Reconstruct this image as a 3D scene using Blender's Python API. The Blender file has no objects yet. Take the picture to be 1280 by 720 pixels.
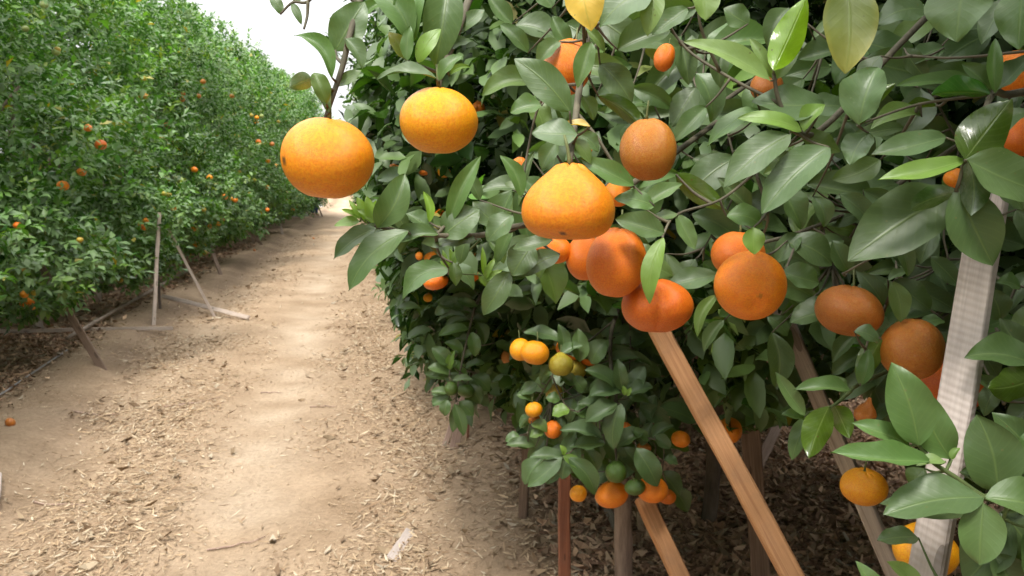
import bpy, math, random
import numpy as np
from mathutils import Vector, Matrix

random.seed(7)
RNG = np.random.default_rng(11)
C = bpy.context.scene.collection
scn = bpy.context.scene
R = math.radians

# ------------------------------------------------------------------ camera
F = 1050.0                                   # focal length in pixels of the 1280 wide photograph
YAW, PITCH = math.atan(185 / F), math.atan(135 / F)
CAM = np.array([0.0, 0.0, 1.5])
FW = np.array([math.sin(YAW) * math.cos(PITCH), math.cos(YAW) * math.cos(PITCH), -math.sin(PITCH)])
RT = np.array([math.cos(YAW), -math.sin(YAW), 0.0])
UP = np.cross(RT, FW)
cam_d = bpy.data.cameras.new('camera')
cam = bpy.data.objects.new('camera', cam_d)
C.objects.link(cam)
m = Matrix.Identity(4)
for i in range(3):
    m[i][0], m[i][1], m[i][2], m[i][3] = RT[i], UP[i], -FW[i], CAM[i]
cam.matrix_world = m
cam_d.sensor_width = 36
cam_d.lens = F / 1280 * 36
cam_d.clip_start, cam_d.clip_end = 0.02, 2000
cam_d.dof.use_dof = True
cam_d.dof.focus_distance = 1.05
cam_d.dof.aperture_fstop = 15
scn.camera = cam


def P(u, v, d):
    return CAM + d * (FW + (u - 640) / F * RT + (360 - v) / F * UP)


def proj(p):
    q = np.asarray(p) - CAM
    d = q @ FW
    dd = np.where(np.abs(d) < 1e-6, 1e-6, d)
    return 640 + F * (q @ RT) / dd, 360 - F * (q @ UP) / dd, d


def camdir(x, y, z):                          # right, up, towards the viewer
    v = x * RT + y * UP - z * FW
    return v / np.linalg.norm(v)


# ------------------------------------------------------------------ helpers
def nrm(a):
    return a / np.maximum(np.linalg.norm(a, axis=-1, keepdims=True), 1e-9)


def link(name, me, parent=None):
    o = bpy.data.objects.new(name, me)
    C.objects.link(o)
    if parent is not None:
        o.parent = parent
    return o


def tag(o, label=None, cat=None, group=None, kind=None):
    if label: o['label'] = label
    if cat: o['category'] = cat
    if group: o['group'] = group
    if kind: o['kind'] = kind
    return o


def empty(name, loc=(0, 0, 0), label=None, cat=None, group=None):
    o = link(name, None)
    o.location = loc
    o.empty_display_size = 0.1
    return tag(o, label, cat, group)


def np_mesh(name, V, Fq, mats, smooth=True, attrs=None, uv=None, mat_idx=None):
    """mesh from arrays; Fq is (n,4) or (n,3)"""
    me = bpy.data.meshes.new(name)
    V = np.ascontiguousarray(V, np.float32)
    Fq = np.ascontiguousarray(Fq, np.int32)
    n, k = Fq.shape
    me.vertices.add(len(V)); me.vertices.foreach_set('co', V.ravel())
    me.loops.add(n * k); me.loops.foreach_set('vertex_index', Fq.ravel())
    me.polygons.add(n)
    me.polygons.foreach_set('loop_start', np.arange(0, n * k, k, dtype=np.int32))
    me.polygons.foreach_set('loop_total', np.full(n, k, np.int32))
    me.polygons.foreach_set('use_smooth', np.full(n, smooth, bool))
    if mat_idx is not None:
        me.polygons.foreach_set('material_index', np.asarray(mat_idx, np.int32))
    me.update(calc_edges=True)
    for mt in (mats if isinstance(mats, (list, tuple)) else [mats]):
        me.materials.append(mt)
    for nm, a in (attrs or {}).items():
        a = np.ascontiguousarray(a, np.float32)
        if a.ndim == 2:
            if a.shape[1] == 3:
                a = np.ascontiguousarray(np.concatenate([a, np.ones((len(a), 1), np.float32)], 1))
            at = me.attributes.new(nm, 'FLOAT_COLOR', 'POINT'); at.data.foreach_set('color', a.ravel())
        else:
            at = me.attributes.new(nm, 'FLOAT', 'POINT'); at.data.foreach_set('value', a)
    if uv is not None:
        l = me.uv_layers.new(name='UVMap')
        l.data.foreach_set('uv', np.ascontiguousarray(uv[Fq.ravel()], np.float32).ravel())
    me.validate()
    return me


class Bag:
    """collects quads"""
    def __init__(s): s.V, s.Q, s.n = [], [], 0

    def add(s, V, Q):
        s.V.append(np.asarray(V, float)); s.Q.append(np.asarray(Q, int) + s.n); s.n += len(V)

    def tube(s, pts, rad, k=8, cap=True, rough=0.0):
        pts = np.asarray(pts, float)
        n = len(pts)
        rad = np.full(n, rad) if np.isscalar(rad) else np.asarray(rad, float)
        t = nrm(np.gradient(pts, axis=0))
        ref = np.array([0, 0, 1.0]) if abs(t[0][2]) < 0.9 else np.array([1.0, 0, 0])
        V = []
        a = np.linspace(0, 2 * math.pi, k, endpoint=False)
        x = nrm(np.cross(t[0], ref))
        for i in range(n):
            x = nrm(x - t[i] * (x @ t[i]))
            y = np.cross(t[i], x)
            rr = rad[i] * (1 + rough * RNG.normal(size=k))
            V.append(pts[i] + (np.cos(a) * rr)[:, None] * x + (np.sin(a) * rr)[:, None] * y)
        V = np.concatenate(V)
        Q = []
        for i in range(n - 1):
            for j in range(k):
                Q.append((i * k + j, i * k + (j + 1) % k, (i + 1) * k + (j + 1) % k, (i + 1) * k + j))
        if cap and k % 2 == 0:
            for b, fl in ((0, True), ((n - 1) * k, False)):
                for j in range(1, k // 2):
                    q = (b + j - 1 if j > 1 else b, 0, 0, 0)
                V = np.vstack([V, pts[0 if fl else -1]])
                c = len(V) - 1
                for j in range(0, k, 2):
                    q = (b + j, b + (j + 1) % k, b + (j + 2) % k, c)
                    Q.append(q[::-1] if fl else q)
        s.add(V, Q)

    def mesh(s, name, mat, smooth=True, attrs=None):
        return np_mesh(name, np.concatenate(s.V), np.concatenate(s.Q), mat, smooth, attrs)


def spline(pts, n=4):
    """Catmull-Rom through the points"""
    p = np.asarray(pts, float)
    if len(p) < 3:
        return np.array([p[0] + (p[-1] - p[0]) * t for t in np.linspace(0, 1, n * 2)])
    e = np.vstack([2 * p[0] - p[1], p, 2 * p[-1] - p[-2]])
    out = []
    for i in range(1, len(e) - 2):
        for t in np.linspace(0, 1, n, endpoint=False):
            a, b, c, d = e[i - 1], e[i], e[i + 1], e[i + 2]
            out.append(0.5 * (2 * b + (c - a) * t + (2 * a - 5 * b + 4 * c - d) * t * t + (3 * b - a - 3 * c + d) * t ** 3))
    out.append(p[-1])
    return np.array(out)


# ------------------------------------------------------------------ materials
def new_mat(name):
    mt = bpy.data.materials.new(name)
    mt.use_nodes = True
    nt = mt.node_tree
    nt.nodes.clear()
    out = nt.nodes.new('ShaderNodeOutputMaterial')
    bs = nt.nodes.new('ShaderNodeBsdfPrincipled')
    nt.links.new(bs.outputs[0], out.inputs[0])
    return mt, nt, bs, out


def nd(nt, typ, inputs=None, **kw):
    n = nt.nodes.new(typ)
    for k, v in kw.items(): setattr(n, k, v)
    for k, v in (inputs or {}).items():
        if isinstance(v, bpy.types.NodeSocket): nt.links.new(v, n.inputs[k])
        else: n.inputs[k].default_value = v
    return n


def mixc(nt, fac, a, b, mode='MIX'):
    n = nt.nodes.new('ShaderNodeMix'); n.data_type = 'RGBA'; n.blend_type = mode
    for sock, v in ((n.inputs[0], fac), (n.inputs[6], a), (n.inputs[7], b)):
        if isinstance(v, bpy.types.NodeSocket): nt.links.new(v, sock)
        elif sock.type == 'RGBA': sock.default_value = (*v[:3], 1)
        else: sock.default_value = v
    return n.outputs[2]


def mathn(nt, op, a, b=0.0, clamp=False):
    n = nt.nodes.new('ShaderNodeMath'); n.operation = op; n.use_clamp = clamp
    for s_, v in ((n.inputs[0], a), (n.inputs[1], b)):
        if isinstance(v, bpy.types.NodeSocket): nt.links.new(v, s_)
        else: s_.default_value = v
    return n.outputs[0]


def ramp(nt, fac, stops):
    n = nt.nodes.new('ShaderNodeValToRGB')
    el = n.color_ramp.elements
    while len(el) < len(stops): el.new(0.5)
    for e, (p, c) in zip(el, stops):
        e.position = p; e.color = (*c, 1) if len(c) == 3 else c
    nt.links.new(fac, n.inputs[0])
    return n.outputs[0]


def leaf_material(name, hero):
    mt, nt, bs, out = new_mat(name)
    at = nd(nt, 'ShaderNodeAttribute', attribute_name='col')
    geo = nd(nt, 'ShaderNodeNewGeometry')
    tc = nd(nt, 'ShaderNodeTexCoord')
    col = at.outputs['Color']
    no = nd(nt, 'ShaderNodeTexNoise', {'Vector': tc.outputs['Object'], 'Scale': 45.0 if hero else 20.0, 'Detail': 3.0})
    v = mathn(nt, 'MULTIPLY_ADD', no.outputs['Fac'], 0.7)
    nt.nodes[-1].inputs[2].default_value = 0.65
    col = mixc(nt, 1.0, col, v, 'MULTIPLY')
    if hero:
        uv = nd(nt, 'ShaderNodeSeparateXYZ', {0: tc.outputs['UV']})
        s, t = uv.outputs[0], uv.outputs[1]           # along, across (0..1, midrib at 0.5)
        ab = mathn(nt, 'ABSOLUTE', mathn(nt, 'SUBTRACT', t, 0.5))
        mid = mathn(nt, 'SUBTRACT', 1.0, mathn(nt, 'DIVIDE', ab, 0.035), True)
        ph = mathn(nt, 'SUBTRACT', mathn(nt, 'MULTIPLY', s, 62.0), mathn(nt, 'MULTIPLY', ab, 34.0))
        lat = mathn(nt, 'POWER', mathn(nt, 'MULTIPLY_ADD', mathn(nt, 'SINE', ph), 0.5), 8.0)
        nt.nodes[-2].inputs[2].default_value = 0.5
        vein = mathn(nt, 'MAXIMUM', mathn(nt, 'MULTIPLY', mid, 0.55), mathn(nt, 'MULTIPLY', lat, 0.09), True)
        col = mixc(nt, vein, col, mixc(nt, 0.5, col, (0.30, 0.40, 0.12)))
        du = nd(nt, 'ShaderNodeAttribute', attribute_name='dust')
        n2 = nd(nt, 'ShaderNodeTexNoise', {'Vector': tc.outputs['Object'], 'Scale': 28.0, 'Detail': 5.0, 'Roughness': 0.65})
        dm = ramp(nt, n2.outputs['Fac'], [(0.36, (0, 0, 0)), (0.68, (1, 1, 1))])
        dfac = mathn(nt, 'MULTIPLY', dm, du.outputs['Fac'])
        front = mathn(nt, 'SUBTRACT', 1.0, geo.outputs['Backfacing'])
        dfac = mathn(nt, 'MULTIPLY', dfac, front)
        vo = nd(nt, 'ShaderNodeTexVoronoi', {'Vector': tc.outputs['Object'], 'Scale': 130.0})
        spk = mathn(nt, 'MULTIPLY', mathn(nt, 'LESS_THAN', vo.outputs['Distance'], 0.16), mathn(nt, 'GREATER_THAN', n2.outputs['Fac'], 0.56))
        dfac = mathn(nt, 'MAXIMUM', dfac, mathn(nt, 'MULTIPLY', mathn(nt, 'MULTIPLY', spk, 0.55), du.outputs['Fac']))
        col = mixc(nt, dfac, col, (0.34, 0.36, 0.31))
        vb = nd(nt, 'ShaderNodeTexVoronoi', {'Vector': tc.outputs['Object'], 'Scale': 75.0})
        brn = mathn(nt, 'MULTIPLY', mathn(nt, 'LESS_THAN', vb.outputs['Distance'], 0.10), mathn(nt, 'GREATER_THAN', no.outputs['Fac'], 0.52))
        col = mixc(nt, mathn(nt, 'MULTIPLY', brn, 0.7), col, (0.10, 0.06, 0.02))
        bmp = nd(nt, 'ShaderNodeBump', {'Strength': 0.45, 'Distance': 0.003,
                                        'Height': mathn(nt, 'SUBTRACT', mathn(nt, 'ADD', mathn(nt, 'MULTIPLY', n2.outputs['Fac'], 0.35), mathn(nt, 'MULTIPLY', nd(nt, 'ShaderNodeTexNoise', {'Vector': tc.outputs['Object'], 'Scale': 55.0, 'Detail': 1.0}).outputs['Fac'], 0.9)), mathn(nt, 'MULTIPLY', vein, 0.5))})
        nt.links.new(bmp.outputs[0], bs.inputs['Normal'])
        rough = mathn(nt, 'MULTIPLY_ADD', dfac, 0.35); nt.nodes[-1].inputs[2].default_value = 0.19
    else:
        rough = None
    back = mixc(nt, 0.40, col, (0.17, 0.25, 0.09))
    colf = mixc(nt, geo.outputs['Backfacing'], col, back)
    nt.links.new(colf, bs.inputs['Base Color'])
    rb = mathn(nt, 'MULTIPLY', geo.outputs['Backfacing'], 0.25)
    rr = mathn(nt, 'ADD', rb, rough if rough is not None else 0.25)
    nt.links.new(rr, bs.inputs['Roughness'])
    bs.inputs['Specular IOR Level'].default_value = 0.6
    tr = nd(nt, 'ShaderNodeBsdfTranslucent', {'Color': mixc(nt, 1.0, colf, (2.2, 2.5, 0.45), 'MULTIPLY')})
    mx = nd(nt, 'ShaderNodeMixShader', {0: 0.17, 1: bs.outputs[0], 2: tr.outputs[0]})
    nt.links.new(mx.outputs[0], out.inputs[0])
    return mt


LEAF = leaf_material('leaf', False)
LEAF_BIG = leaf_material('broad_leaf', True)


def bark_material(name, a, b, scale=30, stretch=(1, 1, 0.25), bump=0.004):
    mt, nt, bs, out = new_mat(name)
    tc = nd(nt, 'ShaderNodeTexCoord')
    mp = nd(nt, 'ShaderNodeMapping', {0: tc.outputs['Object'], 'Scale': stretch})
    n1 = nd(nt, 'ShaderNodeTexNoise', {'Vector': mp.outputs[0], 'Scale': float(scale), 'Detail': 8.0, 'Roughness': 0.7})
    n2 = nd(nt, 'ShaderNodeTexNoise', {'Vector': mp.outputs[0], 'Scale': scale * 0.2, 'Detail': 3.0})
    f = mathn(nt, 'MULTIPLY_ADD', n1.outputs['Fac'], 0.7); nt.links.new(mathn(nt, 'MULTIPLY', n2.outputs['Fac'], 0.3), nt.nodes[-2].inputs[2])
    nt.links.new(ramp(nt, f, [(0.3, a), (0.7, b)]), bs.inputs['Base Color'])
    bs.inputs['Roughness'].default_value = 0.85
    bp = nd(nt, 'ShaderNodeBump', {'Strength': 0.8, 'Distance': bump, 'Height': f})
    nt.links.new(bp.outputs[0], bs.inputs['Normal'])
    return mt


BARK = bark_material('bark', (0.05, 0.038, 0.026), (0.22, 0.17, 0.12))
BARK_POST = bark_material('bark_post', (0.14, 0.09, 0.065), (0.58, 0.43, 0.34), 34, (1, 1, 0.16), 0.012)
TWIG = bark_material('green_twig', (0.05, 0.08, 0.02), (0.12, 0.16, 0.05), 60, bump=0.0006)
TWIG_BROWN = bark_material('brown_twig', (0.05, 0.045, 0.03), (0.16, 0.14, 0.09), 60, bump=0.0008)


def wood_material(name, dark, light, saw=0.0):
    """grain runs along the local Z of the stick"""
    mt, nt, bs, out = new_mat(name)
    tc = nd(nt, 'ShaderNodeTexCoord')
    oi = nd(nt, 'ShaderNodeObjectInfo')
    off = nd(nt, 'ShaderNodeVectorMath', {0: tc.outputs['Object'], 1: (0, 0, 0)}, operation='ADD')
    sc = nd(nt, 'ShaderNodeVectorMath', {0: oi.outputs['Location'], 'Scale': 3.7}, operation='SCALE')
    nt.links.new(sc.outputs[0], off.inputs[1])
    mp = nd(nt, 'ShaderNodeMapping', {0: off.outputs[0], 'Scale': (120, 120, 3.0)})
    g = nd(nt, 'ShaderNodeTexNoise', {'Vector': mp.outputs[0], 'Scale': 1.6, 'Detail': 7.0, 'Roughness': 0.62, 'Distortion': 0.5})
    mp2 = nd(nt, 'ShaderNodeMapping', {0: off.outputs[0], 'Scale': (10, 10, 5)})
    st = nd(nt, 'ShaderNodeTexNoise', {'Vector': mp2.outputs[0], 'Scale': 1.2, 'Detail': 4.0})
    col = ramp(nt, g.outputs['Fac'], [(0.32, dark), (0.68, light)])
    tone = mathn(nt, 'MULTIPLY_ADD', st.outputs['Fac'], 0.8); nt.nodes[-1].inputs[2].default_value = 0.6
    col = mixc(nt, 1.0, col, tone, 'MULTIPLY')
    di = nd(nt, 'ShaderNodeTexNoise', {'Vector': off.outputs[0], 'Scale': 16.0, 'Detail': 8.0, 'Roughness': 0.75})
    col = mixc(nt, ramp(nt, di.outputs['Fac'], [(0.5, (0, 0, 0)), (0.8, (0.35, 0.35, 0.35))]), col, (0.16, 0.12, 0.09))
    kn = nd(nt, 'ShaderNodeTexVoronoi', {'Vector': nd(nt, 'ShaderNodeMapping', {0: off.outputs[0], 'Scale': (18, 18, 5)}).outputs[0], 'Scale': 1.0})
    col = mixc(nt, mathn(nt, 'MULTIPLY', mathn(nt, 'LESS_THAN', kn.outputs['Distance'], 0.16), 0.6), col, tuple(c * 0.35 for c in dark))
    h = g.outputs['Fac']
    if saw:
        mp3 = nd(nt, 'ShaderNodeMapping', {0: tc.outputs['Object'], 'Rotation': (0.3, 0.25, 0), 'Scale': (1, 1, 1)})
        wv = nd(nt, 'ShaderNodeTexWave', {'Vector': mp3.outputs[0], 'Scale': 38.0, 'Distortion': 1.2, 'Detail': 2.0}, bands_direction='Z')
        col = mixc(nt, mathn(nt, 'MULTIPLY', wv.outputs['Fac'], saw), col, tuple(c * 0.62 for c in light))
        h = mathn(nt, 'ADD', h, mathn(nt, 'MULTIPLY', wv.outputs['Fac'], 0.5))
    nt.links.new(col, bs.inputs['Base Color'])
    bs.inputs['Roughness'].default_value = 0.75
    bp = nd(nt, 'ShaderNodeBump', {'Strength': 0.5, 'Distance': 0.0015, 'Height': h})
    nt.links.new(bp.outputs[0], bs.inputs['Normal'])
    return mt


W_ORANGE = wood_material('orange_timber', (0.36, 0.165, 0.068), (0.54, 0.28, 0.125))
W_RED = wood_material('red_brown_timber', (0.14, 0.045, 0.022), (0.27, 0.095, 0.045))
W_SAWN = wood_material('sawn_timber', (0.46, 0.39, 0.35), (0.62, 0.54, 0.49), 0.14)
W_PINK = wood_material('pale_timber', (0.26, 0.17, 0.13), (0.42, 0.30, 0.24))
W_GREY = wood_material('weathered_timber', (0.17, 0.125, 0.095), (0.36, 0.29, 0.235))
W_BROWN = wood_material('brown_timber', (0.12, 0.075, 0.05), (0.27, 0.18, 0.125))
W_PALE = wood_material('bleached_timber', (0.36, 0.28, 0.23), (0.60, 0.51, 0.44))
W_DARK = wood_material('dark_timber', (0.05, 0.035, 0.025), (0.13, 0.09, 0.065))


def fruit_material():
    mt, nt, bs, out = new_mat('citrus_peel')
    tc = nd(nt, 'ShaderNodeTexCoord')
    oi = nd(nt, 'ShaderNodeObjectInfo')
    at = nd(nt, 'ShaderNodeAttribute', attribute_name='mark')
    off = nd(nt, 'ShaderNodeVectorMath', {0: tc.outputs['Object'], 1: oi.outputs['Location']}, operation='ADD')
    n1 = nd(nt, 'ShaderNodeTexNoise', {'Vector': off.outputs[0], 'Scale': 22.0, 'Detail': 4.0, 'Roughness': 0.6})
    col = mixc(nt, 1.0, oi.outputs['Color'], ramp(nt, n1.outputs['Fac'], [(0.3, (0.86, 0.78, 0.7)), (0.7, (1.08, 1.12, 1.1))]), 'MULTIPLY')
    hv = ramp(nt, nd(nt, 'ShaderNodeTexNoise', {'Vector': off.outputs[0], 'Scale': 11.0, 'Detail': 1.0}).outputs['Fac'], [(0.35, (0.99, 0.88, 0.8)), (0.65, (1.01, 1.10, 1.15))])
    col = mixc(nt, 1.0, col, hv, 'MULTIPLY')
    # russet / scurf blotches on some of the peel
    n3 = nd(nt, 'ShaderNodeTexNoise', {'Vector': off.outputs[0], 'Scale': 9.0, 'Detail': 9.0, 'Roughness': 0.72})
    ru = ramp(nt, n3.outputs['Fac'], [(0.58, (0, 0, 0)), (0.74, (1, 1, 1))])
    col = mixc(nt, mathn(nt, 'MULTIPLY', ru, oi.outputs['Alpha']), col, (0.50, 0.33, 0.17))
    v1 = nd(nt, 'ShaderNodeTexVoronoi', {'Vector': off.outputs[0], 'Scale': 430.0})
    pore = mathn(nt, 'LESS_THAN', v1.outputs['Distance'], 0.34)
    col = mixc(nt, mathn(nt, 'MULTIPLY', pore, 0.10), col, mixc(nt, 0.5, col, (0.35, 0.10, 0.0)))
    sp = nd(nt, 'ShaderNodeTexVoronoi', {'Vector': off.outputs[0], 'Scale': 55.0})
    spk = mathn(nt, 'MULTIPLY', mathn(nt, 'LESS_THAN', sp.outputs['Distance'], 0.10), mathn(nt, 'GREATER_THAN', n3.outputs['Fac'], 0.5))
    col = mixc(nt, mathn(nt, 'MULTIPLY', spk, 0.25), col, (0.20, 0.10, 0.04))
    col = mixc(nt, at.outputs['Fac'], col, (0.10, 0.035, 0.012))
    nt.links.new(col, bs.inputs['Base Color'])
    bs.inputs['Roughness'].default_value = 0.33
    bs.inputs['Specular IOR Level'].default_value = 0.5
    bs.inputs['Subsurface Weight'].default_value = 0.12
    bs.inputs['Subsurface Radius'].default_value = (0.006, 0.003, 0.001)
    bs.inputs['Subsurface Scale'].default_value = 0.6
    n2 = nd(nt, 'ShaderNodeTexNoise', {'Vector': off.outputs[0], 'Scale': 190.0, 'Detail': 2.0})
    hh = mathn(nt, 'ADD', mathn(nt, 'MULTIPLY', v1.outputs['Distance'], 0.5), mathn(nt, 'MULTIPLY', n2.outputs['Fac'], 1.3))
    hh = mathn(nt, 'ADD', hh, mathn(nt, 'MULTIPLY', n1.outputs['Fac'], 2.0))
    bp = nd(nt, 'ShaderNodeBump', {'Strength': 0.42, 'Distance': 0.0014, 'Height': hh})
    nt.links.new(bp.outputs[0], bs.inputs['Normal'])
    return mt


PEEL = fruit_material()


def plain(name, col, rough=0.7, noise=0.25, scale=20):
    mt, nt, bs, out = new_mat(name)
    tc = nd(nt, 'ShaderNodeTexCoord')
    n = nd(nt, 'ShaderNodeTexNoise', {'Vector': tc.outputs['Object'], 'Scale': float(scale), 'Detail': 5.0})
    c = ramp(nt, n.outputs['Fac'], [(0.3, tuple(x * (1 - noise) for x in col)), (0.7, tuple(min(1, x * (1 + noise)) for x in col))])
    nt.links.new(c, bs.inputs['Base Color'])
    bs.inputs['Roughness'].default_value = rough
    return mt


CALYX = plain('calyx_green', (0.13, 0.15, 0.05), 0.7, 0.3, 120)
HOSE = plain('grey_hose', (0.30, 0.28, 0.27), 0.8)


def ground_material():
    mt, nt, bs, out = new_mat('soil')
    tc = nd(nt, 'ShaderNodeTexCoord')
    ob = tc.outputs['Object']
    ln = nd(nt, 'ShaderNodeAttribute', attribute_name='lane')      # 1 on the worn wheel strip
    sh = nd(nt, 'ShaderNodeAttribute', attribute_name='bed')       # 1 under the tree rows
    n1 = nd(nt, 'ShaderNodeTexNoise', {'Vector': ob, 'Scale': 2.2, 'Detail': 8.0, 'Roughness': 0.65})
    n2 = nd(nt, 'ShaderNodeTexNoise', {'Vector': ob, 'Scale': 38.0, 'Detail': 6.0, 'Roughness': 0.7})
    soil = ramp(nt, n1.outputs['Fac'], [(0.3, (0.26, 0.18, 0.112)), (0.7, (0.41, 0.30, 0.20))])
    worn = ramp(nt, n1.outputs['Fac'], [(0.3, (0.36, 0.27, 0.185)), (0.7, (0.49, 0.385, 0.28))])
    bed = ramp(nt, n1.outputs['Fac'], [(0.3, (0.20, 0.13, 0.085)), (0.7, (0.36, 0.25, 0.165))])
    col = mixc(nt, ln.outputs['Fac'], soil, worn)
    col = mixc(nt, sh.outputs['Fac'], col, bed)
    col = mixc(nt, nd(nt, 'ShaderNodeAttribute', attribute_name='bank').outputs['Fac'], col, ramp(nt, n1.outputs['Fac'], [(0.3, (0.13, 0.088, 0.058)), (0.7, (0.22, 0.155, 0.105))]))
    g = mathn(nt, 'MULTIPLY_ADD', n2.outputs['Fac'], 0.9); nt.nodes[-1].inputs[2].default_value = 0.55
    col = mixc(nt, 1.0, col, g, 'MULTIPLY')
    # straw and chips too far off to build one by one
    chips = None
    for k, (rot, sc) in enumerate(((0.3, 30.0), (1.2, 26.0), (2.3, 34.0))):
        mp = nd(nt, 'ShaderNodeMapping', {0: ob, 'Rotation': (0, 0, rot), 'Scale': (1.0, 0.26, 1.0)})
        vo = nd(nt, 'ShaderNodeTexVoronoi', {'Vector': mp.outputs[0], 'Scale': sc, 'Randomness': 1.0})
        c = mathn(nt, 'LESS_THAN', vo.outputs['Distance'], 0.23)
        chips = c if chips is None else mathn(nt, 'MAXIMUM', chips, c)
    n3 = nd(nt, 'ShaderNodeTexNoise', {'Vector': ob, 'Scale': 1.6, 'Detail': 5.0})
    pat = ramp(nt, n3.outputs['Fac'], [(0.40, (0, 0, 0)), (0.60, (1, 1, 1))])
    cm = mathn(nt, 'MULTIPLY', mathn(nt, 'MULTIPLY', chips, pat), mathn(nt, 'MULTIPLY', nd(nt, 'ShaderNodeAttribute', attribute_name='litter').outputs['Fac'], 0.6))
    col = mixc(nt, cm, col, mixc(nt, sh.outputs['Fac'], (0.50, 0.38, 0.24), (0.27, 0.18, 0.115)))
    nt.links.new(col, bs.inputs['Base Color'])
    bs.inputs['Roughness'].default_value = 0.95
    bs.inputs['Specular IOR Level'].default_value = 0.15
    h = mathn(nt, 'ADD', mathn(nt, 'MULTIPLY', n2.outputs['Fac'], 0.6), mathn(nt, 'MULTIPLY', cm, 0.25))
    bp = nd(nt, 'ShaderNodeBump', {'Strength': 0.9, 'Distance': 0.02, 'Height': h})
    nt.links.new(bp.outputs[0], bs.inputs['Normal'])
    return mt


def litter_material():
    mt, nt, bs, out = new_mat('dry_litter')
    at = nd(nt, 'ShaderNodeAttribute', attribute_name='col')
    nt.links.new(at.outputs['Color'], bs.inputs['Base Color'])
    bs.inputs['Roughness'].default_value = 0.8
    bs.inputs['Specular IOR Level'].default_value = 0.2
    return mt


# ------------------------------------------------------------------ ground
_ph = RNG.uniform(0, 6.28, (24, 3))
_kk = RNG.normal(size=(24, 2))


def wob(x, y, s, k0=0, n=6):
    r = 0
    for k in range(k0, k0 + n):
        r = r + np.sin((_kk[k, 0] * x + _kk[k, 1] * y) * s + _ph[k, 0])
    return r / n


def sstep(a, b, x):
    t = np.clip((x - a) / (b - a), 0, 1)
    return t * t * (3 - 2 * t)


def lane_shift(y):                              # the lane bends a little to the left far away
    return -0.012 * np.maximum(y - 6, 0)


def left_edge(y):
    return -1.68 - 0.14 * np.clip(y - 4.0, 0, 2.8) + 0.07 * np.sin(y * 1.1 + 0.5) + 0.006 * y


def right_edge(y):
    return 0.42 + 0.10 * np.sin(y * 1.3 + 1.0) - 0.008 * y


def height(x, y):
    x = np.asarray(x, float); y = np.asarray(y, float)
    le, re = left_edge(y), right_edge(y)
    h = 0.07 * (1 - sstep(le - 0.22, le + 0.22, x)) * sstep(-6.2, -4.5, x)
    h = h + 0.045 * np.exp(-((x - le + 0.25) / 0.28) ** 2) * (0.6 + 0.6 * wob(x, y, 1.5, 18))
    h = h + 0.09 * sstep(re - 0.25, re + 0.35, x) * (1 - sstep(3.0, 4.0, x))
    h = h + 0.05 * np.exp(-((x - re - 0.2) / 0.3) ** 2) * (wob(x, y, 3.0, 3) + 0.4)
    h = h - 0.03 * np.exp(-((x + 0.55 - lane_shift(y)) / 0.35) ** 2)
    h = h - 0.02 * np.exp(-((x + 1.55 - lane_shift(y)) / 0.3) ** 2)
    fade = 1 / (1 + (np.abs(y) / 60) ** 2)
    h = h + (0.030 * wob(x, y, 1.3) + 0.014 * wob(x, y, 5.0, 6) + 0.006 * wob(x, y, 16.0, 12)) * fade
    far = np.hypot(x, y)
    h = h + 0.9 * sstep(46, 75, far) + 3.5 * sstep(75, 260, far)
    return h


def grade(lo, hi, a, b, step, grow):
    xs = list(np.arange(a, b, step))
    s = step; x = a
    left = []
    while x > lo:
        s *= grow; x -= s; left.append(x)
    s = step; x = xs[-1]
    right = []
    while x < hi:
        s *= grow; x += s; right.append(x)
    return np.array(left[::-1] + xs + right)


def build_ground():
    xs = grade(-420, 420, -3.6, 3.8, 0.035, 1.07)
    ys = grade(-420, 420, 1.8, 9.0, 0.035, 1.035)
    X, Y = np.meshgrid(xs, ys)
    Z = height(X, Y)
    nx, ny = len(xs), len(ys)
    V = np.stack([X, Y, Z], -1).reshape(-1, 3)
    i = np.arange(ny - 1)[:, None] * nx + np.arange(nx - 1)[None]
    i = i.ravel()
    Q = np.stack([i, i + 1, i + 1 + nx, i + nx], 1)
    x, y = V[:, 0], V[:, 1]
    ls = lane_shift(y)
    lane = np.exp(-((x + 0.58 - ls + 0.06 * wob(x, y, 1.8)) / (0.27 + 0.06 * wob(x, y, 2.5, 4))) ** 2) * np.clip(0.55 + 0.9 * wob(x, y, 2.2, 9) + 0.6 * wob(x, y, 7.0, 1), 0, 1)
    lane += 0.35 * np.exp(-((x + 1.5 - ls) / 0.2) ** 2) * np.clip(wob(x, y, 1.4, 2) + 0.4, 0, 1)
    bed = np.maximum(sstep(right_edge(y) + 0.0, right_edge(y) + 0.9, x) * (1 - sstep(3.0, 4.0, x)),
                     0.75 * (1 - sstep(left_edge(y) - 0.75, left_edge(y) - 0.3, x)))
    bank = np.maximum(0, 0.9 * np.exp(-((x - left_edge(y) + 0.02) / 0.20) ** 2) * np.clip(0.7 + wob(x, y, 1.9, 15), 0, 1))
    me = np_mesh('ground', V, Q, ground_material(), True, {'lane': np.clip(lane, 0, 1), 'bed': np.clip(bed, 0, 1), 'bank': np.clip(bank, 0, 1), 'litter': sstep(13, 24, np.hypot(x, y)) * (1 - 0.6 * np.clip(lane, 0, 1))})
    tag(link('ground', me), kind='structure')


build_ground()


def on_ground(u, v):
    d0 = P(u, v, 1.0) - CAM
    t = 0.3
    for _ in range(4000):
        p = CAM + d0 * t
        if p[2] < float(height(p[0], p[1])): break
        t += 0.01 + t * 0.002
    return np.array([p[0], p[1], float(height(p[0], p[1]))]), t


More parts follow.
